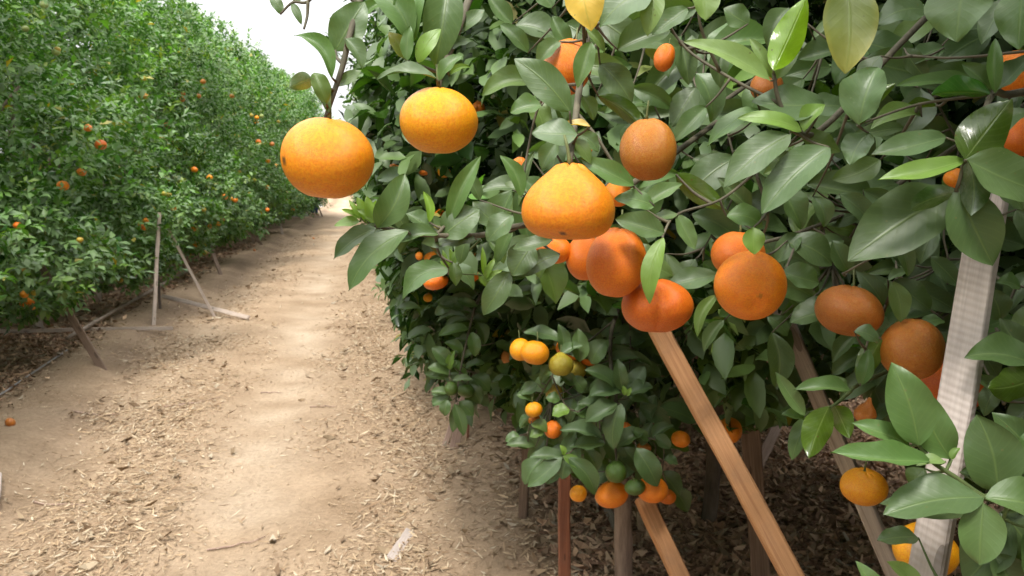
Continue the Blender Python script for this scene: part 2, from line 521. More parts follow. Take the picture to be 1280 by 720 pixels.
def build_litter():
    """dry leaves, straw and pruning chips: nobody could count them"""
    def field(n, xr, yr, dens):
        x = RNG.uniform(*xr, n); y = yr[0] + (yr[1] - yr[0]) * RNG.uniform(0, 1, n) ** 1.25
        keep = RNG.uniform(0, 1, n) < dens(x, y)
        return x[keep], y[keep]

    def dens(x, y):
        ls = lane_shift(y)
        strip = np.exp(-((x + 0.62 - ls + 0.05 * wob(x, y, 2.0, 8)) / 0.38) ** 2)
        patch = np.clip(0.5 + 1.3 * wob(x, y, 2.4, 5), 0.05, 1)
        d = 0.8 * patch * (1 - 0.93 * strip)
        re, le = right_edge(y), left_edge(y)
        d = d + 0.55 * np.exp(-((x - re + 0.22) / 0.20) ** 2)
        d = d + 0.35 * np.exp(-((x - le - 0.45) / 0.35) ** 2)
        bare = np.exp(-((x - re - 0.10) / 0.17) ** 2) * np.clip(0.7 + wob(x, y, 1.8, 7), 0, 1)
        bare2 = np.exp(-((x - le + 0.12) / 0.22) ** 2) * 0.9
        d = d * (1 - bare) * (1 - bare2)
        d = d + 0.8 * sstep(re + 0.25, re + 0.6, x)
        d = d + 0.75 * (1 - sstep(le - 0.60, le - 0.25, x)) * np.clip(0.6 + wob(x, y, 2.0, 13), 0, 1)
        return np.clip(d, 0, 1)
    x1, y1 = field(300000, (-3.6, 3.6), (2.2, 8.5), dens)
    x2, y2 = field(120000, (-4.2, 5.2), (8.5, 24), dens)
    x, y = np.concatenate([x1, x2]), np.concatenate([y1, y2])
    n = len(x)
    right = np.maximum(sstep(right_edge(y) + 0.15, right_edge(y) + 0.7, x), 0.8 * (1 - sstep(left_edge(y) - 0.6, left_edge(y) - 0.25, x)))
    isleaf = RNG.uniform(0, 1, n) < (0.012 + 0.30 * right)
    L = np.where(isleaf, RNG.uniform(0.035, 0.085, n), np.exp(RNG.normal(-3.85, 0.52, n)))
    W = np.where(isleaf, L * RNG.uniform(0.22, 0.42, n), np.minimum(L, 0.05) * RNG.uniform(0.06, 0.20, n) + 0.0012)
    L = np.minimum(L, 0.075)
    L = L * (1 + 0.25 * (y > 8.5)); W = W * (1 + 0.5 * (y > 8.5))
    a = RNG.uniform(0, 6.283, n)
    # straw lies mostly along the wheel tracks beside the strip
    pit = RNG.normal(0, 0.22, n); roll = RNG.normal(0, 0.55, n)
    d = np.stack([np.cos(a) * np.cos(pit), np.sin(a) * np.cos(pit), np.sin(pit)], 1)
    up = np.tile([0, 0, 1.0], (n, 1))
    s = nrm(np.cross(d, up)); nn = np.cross(s, d)
    s = s * np.cos(roll)[:, None] + nn * np.sin(roll)[:, None]
    nn = np.cross(s, d)
    c = np.stack([x, y, height(x, y) + 0.004 + np.abs(np.sin(pit)) * L * 0.4 + np.abs(np.sin(roll)) * W * 0.4 + RNG.uniform(0, 0.006, n)], 1)
    curl = np.where(isleaf, RNG.uniform(0.1, 0.45, n), RNG.uniform(-0.05, 0.12, n)) * L
    cup = np.where(isleaf, RNG.uniform(0.1, 0.5, n), RNG.uniform(0.0, 0.3, n)) * W
    V = []
    for sp, wp in ((-0.5, 0.25), (0.0, 1.0), (0.5, 0.2)):
        for t in (-0.5, 0.5):
            V.append(c + d * (sp * L)[:, None] + s * (t * W * wp)[:, None]
                     + nn * (curl * (4 * sp * sp) * 0.5 + (cup * t * np.sign(sp + 0.1)))[:, None])
    V = np.stack(V, 1).reshape(-1, 3)
    b = (np.arange(n) * 6)[:, None]
    Q = np.concatenate([b + np.array(q) for q in ([0, 1, 3, 2], [2, 3, 5, 4])])
    pal = np.array([[0.45, 0.335, 0.215], [0.38, 0.27, 0.165], [0.52, 0.415, 0.285], [0.31, 0.21, 0.13], [0.23, 0.15, 0.09], [0.56, 0.47, 0.35]])
    w = np.array([0.28, 0.24, 0.16, 0.14, 0.1, 0.08])
    col = pal[RNG.choice(6, n, p=w)] * RNG.uniform(0.8, 1.15, (n, 1))
    col = col * np.where(isleaf, 0.72, 1.0)[:, None]
    palb = np.array([[0.20, 0.125, 0.08], [0.27, 0.17, 0.105], [0.34, 0.235, 0.155], [0.14, 0.085, 0.055]])
    colb = 1.75 * palb[RNG.choice(4, n)] * RNG.uniform(0.8, 1.2, (n, 1))
    rr = (RNG.uniform(0, 1, n) < right * 0.85)[:, None]
    col = np.where(rr, colb, col)
    me = np_mesh('leaf_litter', V, Q, litter_material(), False, {'col': np.repeat(col, 6, 0)})
    tag(link('leaf_litter', me), 'tan straw, chips and dry leaves strewn over the soil lane', 'litter', kind='stuff')


build_litter()


# ------------------------------------------------------------------ leaves
def leaf_arrays(base, dirv, nor, L, W, curl, fold, rows, cols, wave=0.0, shape=(0.70, 0.86)):
    """every leaf a small curved grid with a folded midrib; arrays of N leaves"""
    N = len(base)
    dirv = nrm(dirv); nor = nrm(nor - dirv * (nor * dirv).sum(1, keepdims=True))
    side = np.cross(dirv, nor)
    s = np.linspace(0, 1, rows + 1)
    p, q = shape
    prof = s ** p * (1 - s) ** q
    prof = prof / prof.max()
    prof[0] = 0.06; prof[-1] = 0.02
    t = np.linspace(-1, 1, cols + 1)
    ang = (0.5 - s)[None] * curl[:, None]                      # tangent angle along the leaf
    dx, dz = np.cos(ang), np.sin(ang)
    cx = np.concatenate([np.zeros((N, 1)), np.cumsum((dx[:, 1:] + dx[:, :-1]) / 2, 1)], 1) / rows
    cz = np.concatenate([np.zeros((N, 1)), np.cumsum((dz[:, 1:] + dz[:, :-1]) / 2, 1)], 1) / rows
    k = 1 / np.maximum(cx[:, -1:], 0.3)
    cx, cz = cx * k * L[:, None], cz * k * L[:, None]
    w = 0.5 * W[:, None] * prof[None]                          # N,rows+1
    T = t[None, None, :]
    lx = np.repeat(cx[:, :, None], cols + 1, 2)
    ly = w[:, :, None] * T * np.cos(fold)[:, None, None]
    lz = cz[:, :, None] + w[:, :, None] * (np.abs(T) ** 1.3) * np.sin(fold)[:, None, None]
    if wave:
        ph = RNG.uniform(0, 6.28, (N, 1, 1)); fr = RNG.uniform(1.2, 2.6, (N, 1, 1))
        lz = lz + wave * W[:, None, None] * np.sin(s[None, :, None] * 6.28 * fr + ph + T * 1.2) * T * T
    sw = RNG.normal(0, 0.05, N)[:, None, None] * L[:, None, None] * np.sin(np.pi * s)[None, :, None]
    ly = ly + sw
    V = base[:, None, None] + dirv[:, None, None] * lx[..., None] + side[:, None, None] * ly[..., None] + nor[:, None, None] * lz[..., None]
    nv = (rows + 1) * (cols + 1)
    V = V.reshape(-1, 3)
    r, c = np.meshgrid(np.arange(rows), np.arange(cols), indexing='ij')
    q0 = (r * (cols + 1) + c).ravel()
    q = np.stack([q0, q0 + cols + 1, q0 + cols + 2, q0 + 1], 1)
    Q = (np.arange(N)[:, None, None] * nv + q[None]).reshape(-1, 4)
    uv = np.stack(np.meshgrid(s, (t + 1) / 2, indexing='ij'), -1).reshape(-1, 2)
    return V, Q, np.tile(uv, (N, 1)), nv


GREENS = np.array([[0.030, 0.082, 0.018], [0.038, 0.100, 0.020], [0.052, 0.122, 0.022], [0.024, 0.064, 0.020], [0.072, 0.145, 0.024]])


class Crown:
    """lumpy rounded crown; radius(theta, z) is its outer surface"""
    def __init__(s, ax, ay, z0, z1, seed, lump=0.17):
        s.ax, s.ay, s.z0, s.z1, s.lump = ax, ay, z0, z1, lump
        r = np.random.default_rng(seed)
        s.k = r.integers(1, 7, 14); s.mz = r.uniform(-5, 5, 14); s.ph = r.uniform(0, 6.28, 14)
        s.am = r.uniform(0.5, 1, 14) / (0.6 + 0.16 * s.k)
        s.seed = seed

    def prof(s, z):
        t = np.clip((z - s.z0) / (s.z1 - s.z0), 0, 1)
        lo = 0.78 + 0.22 * sstep(0, 0.22, t)
        hi = np.sqrt(np.clip(1 - (np.clip((t - 0.55) / 0.45, 0, 1)) ** 2.2, 0, 1))
        return lo * (0.10 + 0.90 * hi)

    def radius(s, th, z):
        n = 0
        for k, mz, ph, am in zip(s.k, s.mz, s.ph, s.am):
            n = n + am * np.sin(k * th + mz * z + ph)
        n = n / s.am.sum() * 2.4
        e = 1 / np.sqrt((np.cos(th) / s.ax) ** 2 + (np.sin(th) / s.ay) ** 2)
        return e * s.prof(z) * (1 + s.lump * n)

    def shoots(s, n, rng):
        th = rng.uniform(0, 6.283, n); z = s.z0 + (s.z1 - s.z0) * rng.uniform(0, 1, n)
        low = rng.uniform(0, 1, n) < 0.16
        z = np.where(low, s.z0 + (s.z1 - s.z0) * 0.28 * rng.uniform(0, 1, n), z)
        keep = rng.uniform(0, 1, n) < s.prof(z)
        th, z = th[keep], z[keep]
        f = 1 - np.abs(rng.normal(0, 0.16, len(th)))
        deep = rng.uniform(0, 1, len(th)) < 0.20
        f = np.where(deep, rng.uniform(0.3, 0.85, len(th)), f) + rng.uniform(-0.02, 0.05, len(th)) + 0.12 * (rng.uniform(0, 1, len(th)) < 0.05)
        bump = 0.12 * np.sin(8 * th + 2.3 * z + s.seed) * np.sin(6.1 * z + 3 * th)
        r = s.radius(th, z) * np.clip(f + bump, 0.15, 1.1)
        p = np.stack([np.cos(th) * r, np.sin(th) * r, z], 1)
        out = np.stack([np.cos(th), np.sin(th), np.zeros_like(th)], 1)
        t = (z - s.z0) / (s.z1 - s.z0)
        a = out * 0.8 + rng.normal(0, 0.42, p.shape)
        a[:, 2] += -0.35 + 1.1 * sstep(0.0, 0.6, t)
        return p, nrm(a), t


def crown_mesh(name, cr, nshoots, rng, rows, cols, leafL, keep=None, per=8, bright=1.0, young=0.10, thin=1.0, world=None):
    p, a, t = cr.shoots(nshoots, rng)
    n = len(p)
    SL = rng.uniform(0.08, 0.20, n)
    j = np.arange(per)
    fr = 0.1 + 0.9 * j / (per - 1)
    base = p[:, None] + a[:, None] * (SL[:, None] * fr[None])[..., None]
    ref = np.where(np.abs(a[:, 2:3]) < 0.9, np.array([[0, 0, 1.0]]), np.array([[1.0, 0, 0]]))
    x = nrm(np.cross(a, ref)); y = np.cross(a, x)
    az = j[None] * 2.4 + rng.uniform(0, 6.28, (n, 1))
    rad = x[:, None] * np.cos(az)[..., None] + y[:, None] * np.sin(az)[..., None]
    be = R(82) - R(45) * fr[None] + rng.normal(0, 0.22, (n, per))
    d = a[:, None] * np.cos(be)[..., None] + rad * np.sin(be)[..., None]
    d[..., 2] -= 0.28 + rng.normal(0, 0.15, (n, per))
    d = nrm(d)
    nor = 0.55 * a[:, None] + np.array([0, 0, 0.9]) + rng.normal(0, 0.38, (n, per, 3))
    base, d, nor = base.reshape(-1, 3), d.reshape(-1, 3), nor.reshape(-1, 3)
    N = len(base)
    L = leafL * rng.uniform(0.62, 1.15, N)
    yshoot = rng.uniform(0, 1, n) < young * (0.4 + 1.2 * t)
    gi = rng.choice(5, n, p=[0.26, 0.26, 0.2, 0.16, 0.12])
    patch = 1 + 0.35 * np.sin(3.1 * p[:, 0] + 2.2 * p[:, 2] + cr.seed) * np.sin(2.7 * p[:, 1] - 1.9 * p[:, 2] + 2 * cr.seed)
    col = GREENS[gi] * bright * (rng.uniform(0.8, 1.25, n) * patch)[:, None]
    ycol = np.stack([rng.uniform(0.11, 0.22, n), rng.uniform(0.21, 0.36, n), rng.uniform(0.03, 0.05, n)], 1)
    col = np.where(yshoot[:, None], ycol, col)
    col = np.repeat(col, per, 0) * rng.uniform(0.78, 1.22, (N, 1))
    old = rng.uniform(0, 1, N) < 0.006
    col[old] = [0.38, 0.27, 0.03]
    L = L * np.where(np.repeat(yshoot, per), 0.7, 1.0)
    k = np.ones(N, bool)
    if keep is not None:
        k = keep(base + (world if world is not None else 0), d, L)
    base, d, nor, L, col = base[k], d[k], nor[k], L[k], col[k]
    N = len(base)
    V, Q, uv, nv = leaf_arrays(base, d, nor, L, L * rng.uniform(0.42, 0.56, N), rng.uniform(0.1, 0.9, N), rng.uniform(0.12, 0.5, N), rows, cols, 0.06 if rows > 2 else 0)
    return np_mesh(name, V, Q, LEAF, True, {'col': np.repeat(col, nv, 0)}), base


def trunk_bag(bag, h0, spread, rng, zc, rad=0.075, nl=6):
    """short stout trunk with rising limbs that end inside the crown; returns the limb polylines"""
    tp = spline([(0, 0, -0.06), (0.02, 0.01, h0 * 0.5), (rng.normal(0, 0.03), rng.normal(0, 0.03), h0)], 4)
    bag.tube(tp, np.linspace(rad * 1.25, rad * 0.9, len(tp)), 10, rough=0.05)
    limbs = []
    for i in range(nl):
        a = 6.283 * i / nl + rng.uniform(-0.35, 0.35)
        r = spread * rng.uniform(0.55, 0.8)
        zt = zc * rng.uniform(0.55, 1.0)
        st = tp[-1 - (i % 3)]
        pts = spline([st, st + np.array([math.cos(a) * r * 0.35, math.sin(a) * r * 0.35, (zt - h0) * 0.4]),
                      np.array([math.cos(a) * r * 0.8, math.sin(a) * r * 0.8, h0 + (zt - h0) * 0.75]),
                      np.array([math.cos(a) * r * 1.1, math.sin(a) * r * 1.1, zt])], 4)
        limbs.append(pts)
    return limbs


# ------------------------------------------------------------------ rows of trees
def make_variant(seed, ax, ay, z0, z1, n, leafL, bright, young, lump):
    rng = np.random.default_rng(seed)
    cr = Crown(ax, ay, z0, z1, seed, lump)
    me, _ = crown_mesh('crown', cr, n, rng, 2, 2, leafL, per=8, bright=bright, young=young)
    tb = Bag(); limbs = trunk_bag(tb, 0.5, min(ax, ay), rng, z1 * 0.75)
    lb = [Bag() for _ in limbs]
    for b, l in zip(lb, limbs):
        b.tube(l, np.linspace(0.045, 0.012, len(l)), 6)
    return cr, me, tb.mesh('trunk', BARK), [b.mesh('limb', BARK) for b in lb]


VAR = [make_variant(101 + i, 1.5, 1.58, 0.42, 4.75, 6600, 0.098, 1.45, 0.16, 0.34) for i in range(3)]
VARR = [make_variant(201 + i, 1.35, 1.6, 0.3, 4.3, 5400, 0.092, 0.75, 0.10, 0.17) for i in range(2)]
LEFT, RIGHT = [], []


def place_tree(var, x, y, rz, s, label, group, reg):
    cr, cme, tme, lme = var
    t = empty('citrus_tree', (x, y, float(height(x, y)) - 0.02), label, 'tree', group)
    t.rotation_euler = (0, 0, rz); t.scale = (s[0], s[0], s[1])
    link('trunk', tme, t); link('crown', cme, t)
    for l in lme: link('limb', l, t)
    if reg is not None: reg.append((cr, x, y, rz, s, t))
    return t


LN = {0: 'citrus tree at the near end of the left row, cut off by the photo edge',
      1: 'citrus tree in the left row behind the lone leaning brown stake',
      2: 'citrus tree in the left row just behind the pale tripod of props',
      3: 'citrus tree in the left row past the tripod of pale props'}
GL, GR = 'citrus trees in the left row', 'citrus trees in the right row'
for i in range(13):
    y = 4.2 + 2.75 * i
    x = -3.95 + 0.024 * y + random.uniform(-0.06, 0.06)
    hs = 0.775 + 0.009 * y + random.uniform(-0.03, 0.05)
    place_tree(VAR[i % 3], x, y, random.choice([0, math.pi]) + random.uniform(-0.2, 0.2), (1.0, hs),
               LN.get(i, 'dense citrus tree farther down the row left of the lane'), GL, LEFT)
RN = {0: 'citrus tree in the right row behind the two nearest trees'}
for i in range(12):
    y = 5.75 + 2.7 * i
    x = 1.62 + random.uniform(-0.05, 0.05) - 0.010 * y
    place_tree(VARR[i % 2], x, y, random.choice([0, math.pi]) + random.uniform(-0.2, 0.2), (1.0, 1.0 + random.uniform(-0.05, 0.08)),
               RN.get(i, 'dense citrus tree farther down the row right of the lane'), GR, RIGHT)
for i in range(11):
    y = 1.2 + 2.7 * i
    place_tree(VARR[i % 2], 5.7, y, random.uniform(0, 6.28), (1.05, 1.0), 'shaded citrus tree in the next row beyond the right hand trees', 'citrus trees in the next row on the right', None)
for i in range(4):          # the rows run on behind the viewer
    place_tree(VAR[(i + 1) % 3], -3.95 + random.uniform(-0.06, 0.06), 1.45 - 2.75 * i, random.uniform(-0.2, 0.2), (1.0, 0.86), 'citrus tree of the left row beside or behind the viewer', GL, None)
    place_tree(VARR[i % 2], 1.75 + random.uniform(-0.05, 0.05), -2.3 - 2.6 * i, random.uniform(-0.2, 0.2), (1.0, 1.0), 'citrus tree of the right row behind the viewer', GR, None)
for i in range(9):
    place_tree(VAR[i % 3], -9.0 + 2.6 * i, 62 + random.uniform(-1, 1), random.uniform(0, 6.28), (1.1, 0.8), 'distant citrus tree across the far end of the lane', 'citrus trees across the far end', None)


# --- the two nearest right-hand trees, leaf by leaf
GAPS = []        # (polygon in photo pixels, depth) : air in front of hanging fruit, stakes and the open ground


def inside(u, v, poly):
    r = np.zeros(len(u), bool)
    n = len(poly)
    for i in range(n):
        (x1, y1), (x2, y2) = poly[i], poly[(i + 1) % n]
        c = (y1 > v) != (y2 > v)
        xx = (x2 - x1) * (v - y1) / ((y2 - y1) if y2 != y1 else 1e-9) + x1
        r ^= c & (u < xx)
    return r


GAPS += [([(-200, -300), (600, -300), (600, 800), (-200, 800)], 2.0),
         ([(600, -300), (1500, -300), (1500, 900), (600, 900)], 1.42),
         ([(625, 385), (735, 395), (860, 410), (900, 560), (850, 650), (650, 650), (622, 520)], 2.35),
         ([(530, 350), (625, 350), (625, 580), (530, 580)], 2.75),
         ([(540, 560), (640, 530), (660, 620), (860, 640), (885, 560), (930, 548), (985, 535), (1060, 500), (1130, 480), (1150, 730), (540, 730)], 4.2),
         ([(980, 395), (1010, 395), (1130, 720), (1090, 720)], 2.0),
         ([(815, 410), (850, 410), (1000, 720), (960, 720)], 1.75),
         ([(-200, -200), (478, -200), (470, 60), (440, 90), (430, 140), (442, 200), (455, 240), (470, 330), (500, 460), (540, 700), (-200, 720)], 9.0)]


def keep_gaps(pos, d, L):
    tip = pos + d * L[:, None]
    k = np.ones(len(pos), bool)
    for q in (pos, tip, (pos + tip) / 2):
        u, v, z = proj(q)
        k &= ~((z > -0.3) & (z < 0.35) & (np.linalg.norm(q - CAM, axis=1) < 0.6))
        for poly, dep in GAPS:
            k &= ~((z > 0) & (z < dep) & inside(u, v, poly))
    return k


def near_tree(x, y, label, seed, ax, ay, z0, z1, n):
    rng = np.random.default_rng(seed)
    h = float(height(x, y)) - 0.02
    t = empty('citrus_tree', (x, y, h), label, 'tree', GR)
    cr = Crown(ax, ay, z0, z1, seed, 0.13)
    me, _ = crown_mesh('crown', cr, n, rng, 4, 2, 0.092, keep_gaps, 8, 0.60, 0.06, world=np.array([x, y, h]))
    link('crown', me, t)
    tb = Bag(); limbs = trunk_bag(tb, 0.62, min(ax, ay), rng, z1 * 0.75, 0.027)
    link('trunk', tb.mesh('trunk', BARK), t)
    for l in limbs:
        q = l + np.array([x, y, h])
        b = Bag(); b.tube(l, np.linspace(0.026, 0.010, len(l)), 8, rough=0.04)
        link('limb', b.mesh('limb', BARK), t)
    NEAR.append((cr, x, y, 0.0, (1.0, 1.0), t))
    return t


NEAR = []
T0 = near_tree(1.95, 0.30, 'nearest citrus tree whose fruiting branches overhang the lane at right', 31, 1.25, 1.35, 0.70, 3.5, 5600)
T1 = near_tree(1.36, 3.1, 'second citrus tree in the right row with low branch of orange and green fruit', 32, 1.33, 1.45, 0.66, 3.9, 8400)
TREE = {0: T0, 1: T1}

# ------------------------------------------------------------------ fruiting branches in front
TONE = {  # base colour, dust
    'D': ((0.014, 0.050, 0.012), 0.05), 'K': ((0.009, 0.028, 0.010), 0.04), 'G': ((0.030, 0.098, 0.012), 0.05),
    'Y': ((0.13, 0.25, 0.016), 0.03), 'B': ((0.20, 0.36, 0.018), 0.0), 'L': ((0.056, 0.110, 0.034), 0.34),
    'S': ((0.034, 0.076, 0.036), 0.30), 'O': ((0.058, 0.105, 0.010), 0.05), 'P': ((0.20, 0.30, 0.09), 0.2), 'A': ((0.74, 0.42, 0.045), 0.0),  # S: dusty grey green, partly raised to stand in for sky light on shaded leaves
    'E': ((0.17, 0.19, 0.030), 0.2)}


def hero_leaf(spec):
    """(base u, v, tip u, v, apparent width, depth, tone, roll, options)"""
    bu, bv, tu, tv, w, d, tone = spec[:7]
    roll = R(spec[7]) if len(spec) > 7 else R(25)
    op = spec[8] if len(spec) > 8 else {}
    d2 = d + op.get('dd', 0.0)
    b, t = P(bu, bv, d), P(tu, tv, d2)
    L = np.linalg.norm(t - b)
    dirv = (t - b) / L
    vd = (b + t) / 2 - CAM; vd = vd / np.linalg.norm(vd)
    n0 = -vd - dirv * (-vd @ dirv); n0 = n0 / np.linalg.norm(n0)
    s = np.cross(dirv, n0)
    if s[2] < 0: s = -s
    sg = -1 if op.get('under') else 1
    nor = sg * n0 * math.cos(roll) + s * math.sin(roll)
    W = w / F * d / max(0.3, math.cos(roll) * math.cos(R(op.get('fold', 22))))
    return b, dirv, nor, L, min(W, L * 0.95), R(op.get('curl', random.uniform(10, 75))), R(op.get('fold', random.uniform(10, 42))), tone


def leaf_mesh(name, specs):
    H = [hero_leaf(s) for s in specs]
    n = len(H)
    A = lambda i: np.array([h[i] for h in H])
    V, Q, uv, nv = leaf_arrays(A(0), A(1), A(2), A(3), A(4), A(5), A(6), 12, 8, 0.055)
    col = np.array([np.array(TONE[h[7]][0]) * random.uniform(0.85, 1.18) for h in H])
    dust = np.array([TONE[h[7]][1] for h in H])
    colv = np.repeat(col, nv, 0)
    # old leaves yellow from the tip and the edge
    for i, h in enumerate(H):
        if h[7] == 'E':
            u = uv[i * nv:(i + 1) * nv]
            f = np.clip((u[:, 0] - 0.45) / 0.5, 0, 1)[:, None] * 0.8 + np.clip(np.abs(u[:, 1] - 0.5) * 2 - 0.75, 0, 1)[:, None] * 1.6
            colv[i * nv:(i + 1) * nv] = colv[i * nv:(i + 1) * nv] * (1 - np.clip(f, 0, 1)) + np.array([0.42, 0.34, 0.05]) * np.clip(f, 0, 1)
    return np_mesh(name, V, Q, LEAF_BIG, True, {'col': colv, 'dust': np.repeat(dust, nv)}, uv)


def branch(tree, name, label, path, rad, leaves, solo=(), brown=True, twigs=()):
    """a branch of a tree: the wood is the part, its leaves the sub-parts"""
    par = TREE[tree]
    pts = spline([P(*q) if len(q) == 3 else np.array(q[:3]) for q in path], 5)
    b = Bag()
    b.tube(pts, np.linspace(rad[0], rad[1], len(pts)), 8)
    allp = [pts]
    for tw in twigs:
        tp = spline([P(*q) for q in tw], 5)
        b.tube(tp, np.linspace(0.0022, 0.0013, len(tp)), 6)
        allp.append(tp)
    allp = np.concatenate(allp)
    for s in list(leaves) + [q[0] for q in solo]:
        p0 = P(s[0], s[1], s[5])
        dist = np.linalg.norm(allp - p0, axis=1)
        q = allp[dist.argmin()]
        if dist.min() > 0.002:
            mid = (p0 + q) / 2 + np.array([0, 0, -0.06 * dist.min()])
            tp = spline([q, mid, p0], 4)
            b.tube(tp, np.linspace(0.0016 + min(0.001, dist.min() * 0.01), 0.0010, len(tp)), 6)
    me = b.mesh('branch', TWIG_BROWN if brown else TWIG)
    o = link('branch', me, par)
    o.matrix_parent_inverse = Matrix.Translation(par.location).inverted()
    if label: o['label'] = label
    if leaves:
        f = link('foliage', leaf_mesh('foliage', leaves), o)
    for s, lab in solo:
        l = link('leaf', leaf_mesh('leaf', [s]), o)
        if lab: l['label'] = lab
    return o


u_ = {'under': 1}
# A: hanging branch of the leftmost big fruit
branch(0, 'branch', 'thin branch hanging against the white sky above the leftmost big mandarin',
       [(520, -120, 1.05), (465, -40, 0.95), (447, 10, 0.9), (437, 45, 0.88), (429, 80, 0.875), (420, 108, 0.87), (412, 132, 0.87), (407, 149, 0.87)], (0.004, 0.0024),
       [(419, 64, 456, 2, 44, 0.89, 'D', 15, {'fold': 15}), (415, 97, 367, 44, 25, 0.86, 'G', 30), (432, 48, 453, 86, 20, 0.85, 'S', 30, {'fold': 40}),
        (420, 107, 452, 88, 14, 0.88, 'L', 30), (408, 130, 392, 91, 22, 0.85, 'O', 10, {'fold': 42, 'curl': 90}), (390, 98, 362, 110, 22, 0.84, 'L', 20, {'curl': 90, 'under': 1}),
        (411, 141, 397, 118, 12, 0.86, 'L', 40), (365, 4, 377, 31, 10, 0.92, 'D', 10), (352, 18, 336, -6, 13, 0.92, 'D', 20), (366, 2, 392, -8, 12, 0.93, 'D', 30)],
       twigs=[[(447, 5, 0.9), (410, -22, 0.91), (385, 2, 0.92), (366, 3, 0.92), (350, 18, 0.92)], [(385, 2, 0.92), (384, 20, 0.92), (380, 36, 0.91)], [(429, 80, 0.875), (421, 72, 0.885), (419, 63, 0.89)]])
# B: branch above the second fruit
branch(0, 'branch', 'dark branch coming down to the yellow mandarin second from left',
       [(640, -160, 1.25), (600, -40, 1.1), (583, 8, 1.04), (565, 58, 1.0), (552, 92, 0.98), (548, 112, 0.97)], (0.006, 0.003),
       [(514, 52, 452, -14, 40, 0.96, 'G', 20, {'fold': 30}), (514, 54, 527, -22, 42, 0.97, 'G', 20), (560, -18, 544, 84, 54, 1.0, 'D', 5),
        (507, 74, 486, 40, 20, 0.97, 'E', 15), (522, 78, 551, 36, 20, 0.96, 'Y', 20, {'curl': 60}), (509, 76, 513, 32, 16, 0.95, 'G', 10),
        (546, 99, 471, 99, 13, 0.95, 'D', 62, {'curl': 55}), (549, 100, 578, 70, 16, 0.96, 'G', 40), (562, 95, 588, 84, 10, 1.0, 'Y', 30),
        (551, 93, 551, 78, 8, 0.97, 'B', 20), (570, 40, 606, 12, 18, 1.03, 'D', 30), (574, 30, 556, -12, 22, 1.04, 'D', 20), (480, 2, 452, 22, 18, 1.0, 'G', 35), (560, 62, 590, 52, 13, 1.0, 'D', 45)],
       twigs=[[(552, 92, 0.98), (530, 84, 0.965), (509, 75, 0.96), (514, 50, 0.96)]])
# C: stem of the necked fruit with the yellow leaf
branch(0, 'branch', 'branch with a yellow leaf above the necked mandarin',
       [(790, -160, 1.25), (752, -50, 1.1), (738, 20, 1.02), (727, 90, 0.95), (719, 150, 0.9), (712, 204, 0.85)], (0.006, 0.003),
       [(733, 36, 756, 66, 15, 0.97, 'O', 20), (815, -10, 750, 34, 46, 0.95, 'S', 35), (712, 139, 643, 73, 42, 0.86, 'D', 12, {'fold': 12, 'curl': 25}),
        (700, 52, 671, 82, 24, 1.0, 'S', 30), (739, 53, 722, 110, 25, 0.9, 'L', 10, {'fold': 40}), (660, 66, 625, 31, 21, 1.3, 'D', 25),
        (677, 132, 638, 141, 25, 0.98, 'G', 40), (722, 168, 665, 166, 30, 0.86, 'S', 42), (738, 158, 702, 156, 8, 0.87, 'A', 60, {'curl': 10}),
        (748, 120, 806, 166, 28, 1.0, 'O', 15, u_), (772, 62, 838, 38, 42, 1.05, 'K', 25), (740, 20, 800, 62, 40, 1.1, 'K', 15), (750, 80, 790, 130, 34, 1.12, 'K', 10),
        (697, 178, 677, 212, 24, 0.93, 'D', 20), (722, 168, 748, 190, 20, 0.9, 'D', 20), (728, 120, 742, 150, 22, 0.97, 'O', 20), (652, 246, 625, 194, 20, 0.98, 'G', 15, {'fold': 35}),
        (650, 242, 668, 190, 16, 1.0, 'K', 25), (712, 60, 690, 20, 26, 1.15, 'D', 20), (792, 232, 726, 199, 27, 0.89, 'G', 25), (818, 258, 768, 248, 22, 0.9, 'G', 30),
        (716, 172, 738, 205, 16, 0.88, 'O', 30), (640, 30, 610, -6, 24, 1.4, 'D', 25), (690, 10, 668, -14, 26, 1.3, 'D', 25)],
       solo=[((727, -28, 739, 39, 48, 0.9, 'A', 10, {'fold': 12}), 'ripe yellow fading leaf at the top')],
       twigs=[[(724, 105, 0.94), (700, 110, 0.96), (672, 136, 1.0), (650, 240, 0.99)], [(720, 140, 0.91), (745, 170, 0.9), (775, 215, 0.9), (818, 258, 0.9)]])
